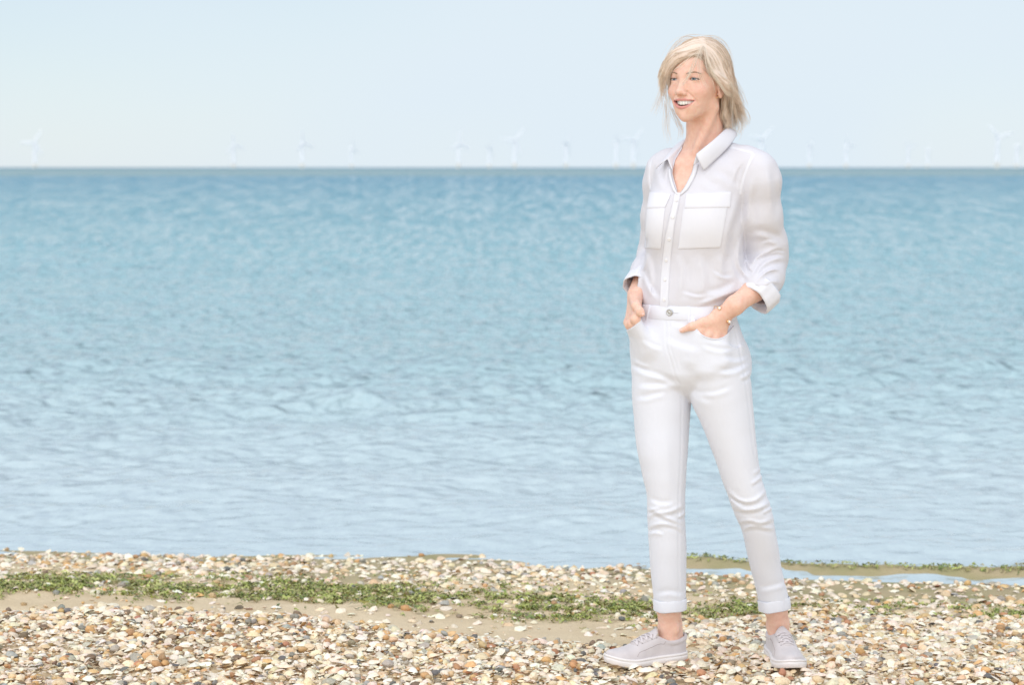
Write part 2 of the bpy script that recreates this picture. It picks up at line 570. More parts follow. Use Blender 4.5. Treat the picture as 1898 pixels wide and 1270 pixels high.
# pixel column, hub row, rotor yaw, blade angle, label
TURBINES = [
    (65, 262, 15, 30, 'white wind turbine alone at the far left end of the horizon'),
    (433, 266, 40, -10, 'hazy wind turbine, second along the horizon from the left end'),
    (560, 262, 50, -8, 'hazy wind turbine, third along the horizon from the left end'),
    (652, 272, 70, -5, 'short thin wind turbine between two taller ones left of the picture middle'),
    (850, 263, 35, 0, 'white wind turbine with one blade upright, fifth along from the left end'),
    (907, 272, 65, 40, 'small turbine close beside the taller one with blades spread wide'),
    (954, 258, 20, 38, 'tall wind turbine with spread blades, nearest the picture middle'),
    (1049, 264, 68, 35, 'lone slim turbine midway between picture middle and the shirt'),
    (1142, 263, 75, -55, 'thin turbine close to the left of the bolder one by the shirt'),
    (1174, 258, 30, 42, 'bold turbine just left of the shirt shoulder, beside a thinner one'),
    (1411, 256, 25, 45, 'turbine rising directly behind the shirt shoulder on the sleeve side'),
    (1500, 268, 65, 40, 'thin turbine next right of the one behind the shoulder'),
    (1568, 267, 45, -25, 'sturdy turbine with short blades, third right of the person'),
    (1683, 270, 40, -45, 'very faint turbine with flat blade, left one of a faint pair'),
    (1719, 275, 75, 10, 'barely visible slim turbine, right one of a faint pair'),
    (1848, 252, 20, 75, 'largest turbine on the right with blades like a letter Y'),
    (1884, 268, 70, 5, 'narrow turbine at the extreme right edge of the horizon'),
]
for u, v, yaw, ang, lab in TURBINES:
    base_v = 309.0
    dist = TH * FPX / (base_v - v) * 1.0
    p = at(u, 310.4, dist)
    root = bpy.data.objects.new('wind_turbine', None)
    scene.collection.objects.link(root)
    root.location = (p[0], dist, ZW)
    root.rotation_euler = (0, 0, RAD(yaw))
    tag(root, lab, 'wind turbine', 'wind turbines on the horizon')
    link('tower', tower_me, None, root)
    link('transition_piece', base_me, None, root)
    link('nacelle', nac_me, None, root)
    link('hub', hub_me, None, root, (0, 0, TH))
    for b in range(3):
        o = link('blade', blade_me, None, root, (0, 0, TH))
        o.rotation_euler = (0, RAD(ang + 120 * b), 0)
# ------------------------------------------------------------------ shells and pebbles
rs = np.random.default_rng(7)


def dome(nr, ns, outline, hgt, apex=(0, 0), power=0.8, seed=0, wob=0.05, ribs=0.0):
    """A shell valve: a thin dome whose rim follows outline(angle)."""
    r_ = np.random.default_rng(seed)
    V = [(apex[0], apex[1], hgt)]
    a = np.arange(ns) * 2 * np.pi / ns
    out = np.array([outline(t) for t in a]) * (1 + wob * r_.uniform(-1, 1, ns))
    for i in range(1, nr + 1):
        q = i / nr
        z = hgt * (1 - q ** 2) ** power if q < 1 else 0.0
        for j in range(ns):
            rr = q * out[j] * (1 + ribs * (1 if j % 2 else -1) * q)
            V.append((rr * math.cos(a[j]) + apex[0] * (1 - q), rr * math.sin(a[j]) + apex[1] * (1 - q), z + 0.02 * r_.uniform(-1, 1)))
    F = [(0, 1 + j, 1 + (j + 1) % ns) for j in range(ns)]
    for i in range(nr - 1):
        for j in range(ns):
            a0, a1 = 1 + i * ns + j, 1 + i * ns + (j + 1) % ns
            F += [(a0, a0 + ns, a1), (a1, a0 + ns, a1 + ns)]
    return np.array(V) * 0.5, F


def pebble(seed, flat=0.6, lump=0.12, nr=5, ns=8):
    r_ = np.random.default_rng(seed)
    V = [(0, 0, 1.0)]
    for i in range(1, nr):
        th = math.pi * i / nr
        for j in range(ns):
            ph = 2 * math.pi * (j + 0.5 * (i % 2)) / ns
            V.append((math.sin(th) * math.cos(ph), math.sin(th) * math.sin(ph), math.cos(th)))
    V.append((0, 0, -1.0))
    V = np.array(V)
    d = r_.normal(size=(4, 3))
    V = V * (1 + lump * sum(np.sin(V @ d[q] * 2.2 + q) for q in range(4))[:, None] * 0.6)
    V *= np.array([1, r_.uniform(0.65, 0.95), flat * r_.uniform(0.85, 1.15)])
    F = [(0, 1 + j, 1 + (j + 1) % ns) for j in range(ns)]
    for i in range(nr - 2):
        for j in range(ns):
            if i % 2 == 0:
                a0, a1 = 1 + i * ns + j, 1 + i * ns + (j + 1) % ns
            else:
                a0, a1 = 1 + i * ns + j, 1 + i * ns + (j + 1) % ns
            F += [(a0, a0 + ns, a1), (a1, a0 + ns, a1 + ns)]
    b = 1 + (nr - 1) * ns
    F += [(b, b - ns + (j + 1) % ns, b - ns + j) for j in range(ns)]
    return V * 0.5, F


def flake(seed, curl=0.25):
    """Broken shell piece: a bent angular plate with a little thickness."""
    r_ = np.random.default_rng(seed)
    n = r_.integers(5, 8)
    a = np.sort(r_.uniform(0, 2 * np.pi, n) * 0.35 + np.arange(n) * 2 * np.pi / n)
    rr = r_.uniform(0.6, 1.0, n)
    P = np.stack([rr * np.cos(a), 0.75 * rr * np.sin(a)], 1)
    z = -curl * (P[:, 0] ** 2) + r_.uniform(-0.05, 0.05, n)
    top = np.column_stack([P, z])
    V = np.vstack([[[0, 0, 0.06]], top, top * [0.97, 0.97, 1] - [0, 0, 0.09], [[0, 0, -0.05]]])
    F = [(0, 1 + j, 1 + (j + 1) % n) for j in range(n)]
    for j in range(n):
        a0, a1 = 1 + j, 1 + (j + 1) % n
        F += [(a0, a0 + n, a1), (a1, a0 + n, a1 + n)]
    F += [(2 * n + 1, 1 + n + (j + 1) % n, 1 + n + j) for j in range(n)]
    return V * 0.5, F


def whelk(seed):
    """Little spiral sea snail: a tapering coil."""
    t = np.linspace(0, 1, 20)
    a = t * 2 * np.pi * 2.4
    rr = 0.05 + 0.34 * t ** 1.4
    P = np.stack([0.75 - 1.25 * t ** 0.9, rr * 0.75 * np.cos(a), rr * 0.75 * np.sin(a)], 1)
    V, F = tube(P, 0.05 + 0.33 * t ** 1.3, 5)
    T = []
    for f in F:
        T += [(f[0], f[q], f[q + 1]) for q in range(1, len(f) - 1)]
    return V * 0.5, T


fan = lambda t: 0.98 + 0.10 * math.cos(t) - 0.16 * (max(0, math.cos(t - math.pi)) ** 6)
oval = lambda t: 1.0 / math.sqrt((math.cos(t) / 1.15) ** 2 + (math.sin(t) / 0.72) ** 2)
tear = lambda t: (0.72 + 0.38 * math.cos(t)) if math.cos(t) > 0 else 0.72 + 0.12 * math.cos(t)
SHAPES = {
    'cockle': [dome(3, 12, fan, 0.62, (-0.45, 0), 0.75, s, 0.03, 0.03) for s in (1, 2)],
    'limpet': [dome(3, 10, oval, 0.55, (-0.35, 0.1), 0.9, s, 0.06) for s in (3, 4)],
    'clam': [dome(3, 11, oval, 0.34, (-0.3, 0), 0.7, s, 0.03) for s in (5, 6)],
    'oyster': [dome(3, 9, fan, 0.2, (-0.2, 0), 0.6, s, 0.2) for s in (8, 9, 10)],
    'mussel': [dome(3, 9, tear, 0.36, (0.2, 0), 0.7, 12, 0.04)],
    'flake': [flake(s, c) for s, c in ((20, .1), (21, .3), (22, .5), (23, .2), (24, .35), (25, .6))],
    'pebble': [pebble(s, f, l) for s, f, l in ((30, .55, .06), (31, .7, .10), (32, .45, .08), (33, .8, .12), (34, .6, .2), (35, .75, .25))],
    'whelk': [whelk(40)],
}
# the same shapes with fewer facets for the great mass of small pieces
SHAPES_LO = {
    'cockle': [dome(2, 9, fan, 0.62, (-0.45, 0), 0.75, s, 0.03, 0.03) for s in (1, 2)],
    'limpet': [dome(2, 8, oval, 0.55, (-0.35, 0.1), 0.9, s, 0.06) for s in (3, 4)],
    'clam': [dome(2, 9, oval, 0.34, (-0.3, 0), 0.7, s, 0.03) for s in (5, 6)],
    'oyster': [dome(2, 8, fan, 0.2, (-0.2, 0), 0.6, s, 0.2) for s in (8, 9, 10)],
    'mussel': [dome(2, 8, tear, 0.36, (0.2, 0), 0.7, 12, 0.04)],
    'flake': SHAPES['flake'],
    'pebble': [pebble(s, f, l, 4, 7) for s, f, l in ((30, .55, .06), (31, .7, .10), (32, .45, .08), (33, .8, .12), (34, .6, .2), (35, .75, .25))],
    'whelk': SHAPES['whelk'],
}
WHITES = np.array([(0.82, 0.77, 0.68), (0.86, 0.83, 0.76), (0.76, 0.68, 0.55), (0.82, 0.71, 0.56), (0.74, 0.62, 0.45), (0.84, 0.75, 0.67), (0.70, 0.65, 0.58), (0.88, 0.85, 0.79)])
WARMS = np.array([(0.60, 0.40, 0.21), (0.54, 0.32, 0.16), (0.66, 0.48, 0.27), (0.42, 0.26, 0.15), (0.68, 0.52, 0.36), (0.52, 0.38, 0.24), (0.70, 0.46, 0.23), (0.48, 0.25, 0.16)])
GREYS = np.array([(0.27, 0.27, 0.26), (0.38, 0.36, 0.33), (0.15, 0.155, 0.165), (0.48, 0.46, 0.42), (0.32, 0.27, 0.21), (0.40, 0.41, 0.41), (0.22, 0.16, 0.12)])


def pick_colour(kind, r_):
    q = r_.random()
    if kind == 'pebble':
        base = WARMS if q < 0.50 else (GREYS if q < 0.74 else WHITES)
    elif kind == 'mussel':
        base = GREYS[[2, 6, 2]] if q < 0.7 else WARMS[[3, 7]]
    elif kind == 'flake':
        base = WHITES if q < 0.75 else (WARMS if q < 0.93 else GREYS)
    else:
        base = WHITES if q < 0.89 else (WARMS[[2, 4, 6, 0]] if q < 0.96 else GREYS[[3, 5]])
    c = base[r_.integers(len(base))] * r_.uniform(0.86, 1.08)
    return np.clip(c * np.array([1.05, 1.01, 0.92]) * (1 + r_.normal(0, 0.03, 3)), 0.02, 0.92)


KINDS_FRONT = (['cockle'] * 12 + ['limpet'] * 14 + ['clam'] * 14 + ['oyster'] * 9 + ['mussel'] * 3 + ['flake'] * 38 + ['pebble'] * 10 + ['whelk'] * 2)
KINDS_BACK = (['cockle'] * 18 + ['limpet'] * 18 + ['clam'] * 18 + ['oyster'] * 10 + ['mussel'] * 1 + ['flake'] * 18 + ['pebble'] * 15 + ['whelk'] * 2)


def rot_rand(r_, tilt, flip):
    """Rotation matrix: random spin, tilt away from level, sometimes upside down."""
    s, t, d = r_.uniform(0, 2 * np.pi), abs(r_.normal(0, tilt)), r_.uniform(0, 2 * np.pi)
    if r_.random() < flip:
        t = np.pi - t
    ax = np.array([math.cos(d), math.sin(d), 0])
    K = np.array([[0, -ax[2], ax[1]], [ax[2], 0, -ax[0]], [-ax[1], ax[0], 0]])
    R = np.eye(3) + math.sin(t) * K + (1 - math.cos(t)) * K @ K
    S = np.array([[math.cos(s), -math.sin(s), 0], [math.sin(s), math.cos(s), 0], [0, 0, 1]])
    return R @ S


# seaweed band (centre line and half width, in pixels of the photograph turned into ground positions)
WEED = [(-600, 1092, 14), (0, 1084, 13), (300, 1088, 17), (600, 1094, 20), (900, 1112, 19), (1200, 1130, 15), (1330, 1128, 15), (1500, 1122, 12), (1700, 1125, 14), (1898, 1133, 14), (2500, 1140, 14)]
_wn = np.array([[*gnd(u, v, -0.08)[:2], gnd(u, v + h, -0.08)[1], gnd(u, v - h, -0.08)[1]] for u, v, h in WEED])
weed_c = lambda x: np.interp(x, _wn[:, 0], _wn[:, 1])
weed_n = lambda x: np.interp(x, _wn[:, 0], _wn[:, 2])
weed_f = lambda x: np.interp(x, _wn[:, 0], _wn[:, 3])


def zone_density(x, y):
    """Share of the ground that shells and pebbles cover, 0..1."""
    my, sy = mound_y(x), shore_y(x)
    right = sstep(0.35, 0.75, x)
    patch = 0.5 + 0.5 * noise3(x * 5, y * 7, 0, 21)
    d = np.where(y < my + 0.02, 1.0, 0.0)
    strip = (y >= my + 0.02) & (y < weed_n(x))
    d = np.where(strip, 0.04 + 0.16 * sstep(0.55, 0.95, patch) + 0.25 * sstep(weed_n(x) - 0.10, weed_n(x), y) + 0.80 * right, d)
    inweed = (y >= weed_n(x)) & (y < weed_f(x))
    d = np.where(inweed, 0.22 + 0.25 * patch + 0.15 * right, d)
    back = (y >= weed_f(x)) & (y < sy + 0.14)
    d = np.where(back, 0.45 + 0.5 * patch - 0.25 * right, d)
    d = d * (1 - 0.85 * sstep(sy - 0.06, sy + 0.06, y)) * (y < sy + 0.14)
    return np.clip(d, 0, 1)


# nothing lies inside the shoes
SHOE_G = [(gnd(1266, 1226)[:2], gnd(1126, 1240)[:2]), (gnd(1436, 1212)[:2], gnd(1474, 1246)[:2])]


def in_shoe(x, y, pad=0.030):
    r = np.zeros(np.shape(x), bool)
    for a, b in SHOE_G:
        d = b - a
        t = np.clip(((x - a[0]) * d[0] + (y - a[1]) * d[1]) / (d @ d), 0, 1)
        r |= np.hypot(x - a[0] - t * d[0], y - a[1] - t * d[1]) < pad
    return r



def shingle(n, y0, y1, kinds, smin, smax, seed):
    """n pieces spread by density; returns a list of (kind, variant, position, rotation, size, colour)."""
    r_ = np.random.default_rng(seed)
    out = []
    while len(out) < n:
        m = 4000
        y = r_.uniform(y0, y1, m)
        x = r_.uniform(-0.30, 0.30, m) * (y + 1.0)
        keep = (r_.random(m) < zone_density(x, y)) & ~in_shoe(x, y)
        gz = ground_z(x, y)
        mys = mound_y(x)
        for xi, yi, zi, mi in zip(x[keep], y[keep], gz[keep], mys[keep]):
            kind = kinds[r_.integers(len(kinds))]
            vr = r_.integers(len(SHAPES[kind]))
            s = smin + (smax - smin) * r_.random() ** 2.2
            if kind == 'flake':
                s *= 0.85
            if kind == 'pebble':
                s *= 0.82
            tilt = 0.28 if kind == 'pebble' else 0.36
            R = rot_rand(r_, tilt, 0.0 if kind == 'pebble' else 0.2)
            lift = r_.uniform(0.000, 0.016) if yi < mi else r_.uniform(0.0, 0.004)
            if kind == 'pebble':
                lift += 0.10 * s
            out.append((kind, vr, np.array([xi, yi, zi + lift]), R, s, pick_colour(kind, r_), lift))
            if len(out) >= n:
                break
    return out


front = shingle(33000, 4.9, 6.45, KINDS_FRONT, 0.010, 0.043, 101)
back = shingle(8500, 6.0, 8.1, KINDS_BACK, 0.015, 0.046, 102)
pieces = front + back

# the biggest pieces in view become things of their own; the rest is one mass
score = np.array([p[4] / p[2][1] * (1.0 if abs(p[2][0]) < 0.245 * p[2][1] and p[2][1] > 5.28 and not (p[2][1] > 6.3 and 0) else 0.0) for p in pieces])
lift_rank = np.array([p[6] for p in pieces])
score = score * (1 + 12 * lift_rank)
order = np.argsort(-score)
single_shell, single_peb = [], []
for i in order:
    k = pieces[i][0]
    if k == 'pebble' and len(single_peb) < 290:
        single_peb.append(i)
    elif k != 'pebble' and len(single_shell) < 290:
        single_shell.append(i)
    if len(single_peb) >= 290 and len(single_shell) >= 290:
        break
singles = set(single_shell) | set(single_peb)


def shore_material(name, use_obj):
    m = mat(name, (0.7, 0.65, 0.58), 0.62, 0.35)
    tc = nd(m, 'ShaderNodeTexCoord')
    if use_obj:
        c = nd(m, 'ShaderNodeObjectInfo').outputs['Color']
    else:
        c = nd(m, 'ShaderNodeAttribute', attribute_name='Col').outputs['Color']
    geo = nd(m, 'ShaderNodeNewGeometry')
    no = nd(m, 'ShaderNodeTexNoise', Scale=150.0, Detail=3.0, Roughness=0.65)
    lk(m, geo.outputs['Position'], no.inputs['Vector'])
    rp = nd(m, 'ShaderNodeValToRGB')
    rp.color_ramp.elements[0].position, rp.color_ramp.elements[0].color = 0.32, (0.80, 0.74, 0.67, 1)
    rp.color_ramp.elements[1].position, rp.color_ramp.elements[1].color = 0.58, (1.08, 1.08, 1.08, 1)
    lk(m, no.outputs['Fac'], rp.inputs['Fac'])
    mx = nd(m, 'ShaderNodeMix', data_type='RGBA', blend_type='MULTIPLY')
    mx.inputs['Factor'].default_value = 0.8
    lk(m, c, mx.inputs['A'])
    lk(m, rp.outputs['Color'], mx.inputs['B'])
    lk(m, mx.outputs['Result'], bsdf(m).inputs['Base Color'])
    n2 = nd(m, 'ShaderNodeTexNoise', Scale=500.0, Detail=2.0)
    lk(m, geo.outputs['Position'], n2.inputs['Vector'])
    bu = nd(m, 'ShaderNodeBump', Strength=0.5, Distance=0.0015)
    lk(m, n2.outputs['Fac'], bu.inputs['Height'])
    lk(m, bu.outputs['Normal'], bsdf(m).inputs['Normal'])
    return m


m_shore = shore_material('shell_and_stone', False)
m_single = shore_material('single_shell_or_stone', True)
VV, FF, CC, nn = [], [], [], 0
shp_np = {k: [(np.array(v), np.array([f[:3] for f in fs])) for v, fs in L] for k, L in SHAPES_LO.items()}
for i, (k, vr, p, R, s, c, _) in enumerate(pieces):
    if i in singles:
        continue
    V, F = shp_np[k][vr]
    VV.append((V * s) @ R.T + p)
    FF.append(F + nn)
    CC.append(np.repeat(c[None], len(V), 0))
    nn += len(V)
me = mesh_np('shingle', np.vstack(VV), np.vstack(FF))
set_col(me, np.vstack(CC))
tag(link('shingle', me, m_shore), 'mass of small broken shells and pebbles covering the beach', 'shingle', kind='stuff')

NAMES = {'cockle': 'cockle_shell', 'limpet': 'limpet_shell', 'clam': 'clam_shell', 'oyster': 'oyster_shell', 'mussel': 'mussel_shell', 'flake': 'shell_fragment', 'whelk': 'whelk_shell', 'pebble': 'pebble'}
NOUN = {'cockle': 'domed cockle shell', 'limpet': 'oval limpet shell', 'clam': 'smooth clam shell', 'oyster': 'flat oyster shell', 'mussel': 'long mussel shell', 'flake': 'broken shell piece', 'whelk': 'spiral snail shell', 'pebble': 'rounded pebble'}


def colour_word(c):
    mxc, mnc = c.max(), c.min()
    sat = (mxc - mnc) / mxc
    if sat > 0.6:
        return 'orange' if mxc > 0.52 else 'rust brown'
    if sat > 0.36:
        return 'tan' if mxc > 0.5 else 'dark brown'
    if mxc > 0.64:
        return 'white' if sat < 0.16 else 'cream'
    return 'pale grey' if mxc > 0.33 else 'dark grey'


def place_word(x, y):
    u, v = W0 / 2 + FPX * x / (y * CP + (CAM_H - 0.0) * SP), 0
    if y >= weed_n(x):
        depth = 'in the shells by the water'
    elif y >= mound_y(x):
        depth = 'on the sand strip'
    else:
        f = (y - 5.28) / (mound_y(x) - 5.28)
        depth = 'at the bottom edge' if f < 0.25 else ('low on the bank' if f < 0.5 else ('high on the bank' if f < 0.78 else 'on the crest of the bank'))
    cols = [(160, 'at far left'), (330, 'a quarter across'), (520, 'under turbine three'), (700, 'under turbine four'), (880, 'in the picture middle'), (1010, 'just right of the middle'), (1110, 'before the side-on shoe'),
            (1285, 'by the side-on shoe'), (1415, 'between the shoes'), (1515, 'by the front-facing shoe'), (1640, 'right of the shoes'), (1770, 'toward the right edge'), (9999, 'at the right edge')]
    for lim, w in cols:
        if u < lim:
            return depth + ' ' + w


def size_word(s, k):
    return 'large ' if s > 0.033 else ('' if s > 0.026 else 'small ')


single_me = {}
for k, L in SHAPES.items():
    for q, (V, F) in enumerate(L):
        bm_ = mesh_np(NAMES[k], V, np.array([f[:3] for f in F]))
        bm_.materials.append(m_single)
        single_me[(k, q)] = bm_
from mathutils import Matrix
for i in sorted(singles):
    k, vr, p, R, s, c, _ = pieces[i]
    o = link(NAMES[k], single_me[(k, vr)])
    o.matrix_world = Matrix.Translation(Vector(p)) @ Matrix([list(r) for r in R]).to_4x4() @ Matrix.Scale(s, 4)
    o.color = (*c, 1)
    pose = "upturned " if R[2, 2] < 0 and k != "pebble" else ("tilted " if abs(R[2, 2]) < 0.8 else "")
    lab = f"{size_word(s, k)}{pose}{colour_word(c)} {NOUN[k]} {place_word(p[0], p[1])}"
    if len(lab.split()) > 16:
        lab = f"{colour_word(c)} {NOUN[k]} {place_word(p[0], p[1])}"
    tag(o, lab, 'pebble' if k == 'pebble' else 'shell', lab)

# ------------------------------------------------------------------ seaweed: thin crumpled green fronds
m_weed = mat('green_seaweed', (0.09, 0.17, 0.035), 0.45, 0.5)
at_ = nd(m_weed, 'ShaderNodeAttribute', attribute_name='Col')
lk(m_weed, at_.outputs['Color'], bsdf(m_weed).inputs['Base Color'])
rg = np.random.default_rng(55)
VV, FF, CC, nn = [], [], [], 0
greens = np.array([(0.28, 0.33, 0.07), (0.40, 0.45, 0.12), (0.14, 0.19, 0.05), (0.48, 0.50, 0.18), (0.30, 0.28, 0.10), (0.40, 0.34, 0.17)])
cnt = 0
xs_ = rg.uniform(-2.5, 2.7, 70000)
yn_ = rg.normal(0, 1.0, 70000)
c_, n_, f_ = weed_c(xs_), weed_n(xs_), weed_f(xs_)
yw_ = c_ + yn_ * np.where(yn_ > 0, f_ - c_, c_ - n_) * 0.9
cl_ = np.clip(0.5 + 0.42 * noise3(xs_ * 5, yw_ * 9, 0, 77) + 0.3 * noise3(xs_ * 17, yw_ * 26, 0, 78), 0, 1)
ok_ = rg.random(70000) < cl_ ** 3.4 * 3.0 * np.where(xs_ > 0.55, 0.42, 1.0)
bx_ = rg.uniform(0.55, 2.7, 1300)
by_ = shore_y(bx_) + 0.26 - 0.02 * bx_ + rg.normal(0, 0.075, 1300)
on_bar = ground_z(bx_, by_) > ZW + 0.002
for x, yw in list(zip(xs_[ok_], yw_[ok_]))[:13000] + list(zip(bx_[on_bar], by_[on_bar])):
    L_, w_ = rg.uniform(0.010, 0.040), rg.uniform(0.0012, 0.0048)
    a = rg.normal(0, 0.8) if rg.random() < 0.75 else rg.uniform(0, 6.28)
    n = 5
    t = np.linspace(-0.5, 0.5, n)
    bend = rg.normal(0, 0.5)
    px = x + L_ * t * math.cos(a) - bend * L_ * t * t * math.sin(a)
    py = yw + L_ * t * math.sin(a) + bend * L_ * t * t * math.cos(a)
    pz = 0.002 + rg.uniform(0, 0.010) + 0.004 * np.sin(t * 9 + rg.uniform(0, 6))
    wd = w_ * np.sqrt(np.clip(1 - (2 * t) ** 2, 0.05, 1))
    tl = rg.normal(0, 0.5)
    ox, oy, oz = -np.sin(a) * wd, np.cos(a) * wd, tl * wd
    V = np.vstack([np.stack([px - ox, py - oy, pz - oz], 1), np.stack([px + ox, py + oy, pz + oz], 1)])
    i = np.arange(n - 1)
    VV.append(V)
    FF.append(np.stack([i, i + 1, i + 1 + n, i + n], 1) + nn)
    g = greens[rg.integers(len(greens))] * rg.uniform(0.75, 1.25)
    CC.append(np.repeat(g[None], 2 * n, 0))
    nn += 2 * n
    cnt += 1
VV = np.vstack(VV)
VV[:, 2] += ground_z(VV[:, 0], VV[:, 1])
me = mesh_np('seaweed', VV, np.vstack(FF))
set_col(me, np.vstack(CC))
tag(link('seaweed', me, m_weed), 'band of green seaweed washed up along the beach', 'seaweed', kind='stuff')
# ------------------------------------------------------------------ person: signed distance fields turned into smooth meshes
f32 = np.float32
PY = 5.5                                       # depth the person stands at
PB = np.array([0.545, PY, 0.0])                # base of the person
PX = 1.0 / 668.0                               # one photograph pixel at that depth, in metres


def A(u, v, dy=0.0):
    return at(u, v, PY + dy)


def proj(X, Y, Z):
    """Photograph pixel of world points."""
    zc = Z - CAM_H
    dep = Y * CP - zc * SP
    return W0 / 2 + FPX * X / dep, H0 / 2 - FPX * (Y * SP + zc * CP) / dep


def axis(lo, hi, h, fine=()):
    """Grid coordinates from lo to hi with step h, finer inside the given (a, b, step) ranges."""
    cuts = sorted({lo, hi, *[min(max(a, lo), hi) for a, b, s in fine], *[min(max(b, lo), hi) for a, b, s in fine]})
    out = [lo]
    for a, b in zip(cuts[:-1], cuts[1:]):
        st = min([h] + [s for fa, fb, s in fine if fa <= (a + b) / 2 <= fb])
        n = max(1, int(math.ceil((b - a) / st)))
        out += list(a + (b - a) * np.arange(1, n + 1) / n)
    return np.array(out, f32)


def smin(a, b, k):
    if k <= 0:
        return np.minimum(a, b)
    h = np.maximum(k - np.abs(a - b), 0) / k
    return np.minimum(a, b) - h * h * (k * 0.25)


def smax(a, b, k):
    return -smin(-a, -b, k)


def ell(x, y, z, c, r):
    px, py, pz = (x - c[0]), (y - c[1]), (z - c[2])
    k0 = np.sqrt((px / r[0]) ** 2 + (py / r[1]) ** 2 + (pz / r[2]) ** 2)
    k1 = np.sqrt((px / r[0] ** 2) ** 2 + (py / r[1] ** 2) ** 2 + (pz / r[2] ** 2) ** 2)
    return k0 * (k0 - 1) / (k1 + 1e-9)


def cone(x, y, z, a, b, ra, rb):
    """Tapered capsule."""
    a, b = np.asarray(a, float), np.asarray(b, float)
    ba = b - a
    L2 = float(ba @ ba)
    t = np.clip(((x - a[0]) * ba[0] + (y - a[1]) * ba[1] + (z - a[2]) * ba[2]) / L2, 0, 1)
    return np.sqrt((x - a[0] - t * ba[0]) ** 2 + (y - a[1] - t * ba[1]) ** 2 + (z - a[2] - t * ba[2]) ** 2) - (ra + t * (rb - ra))


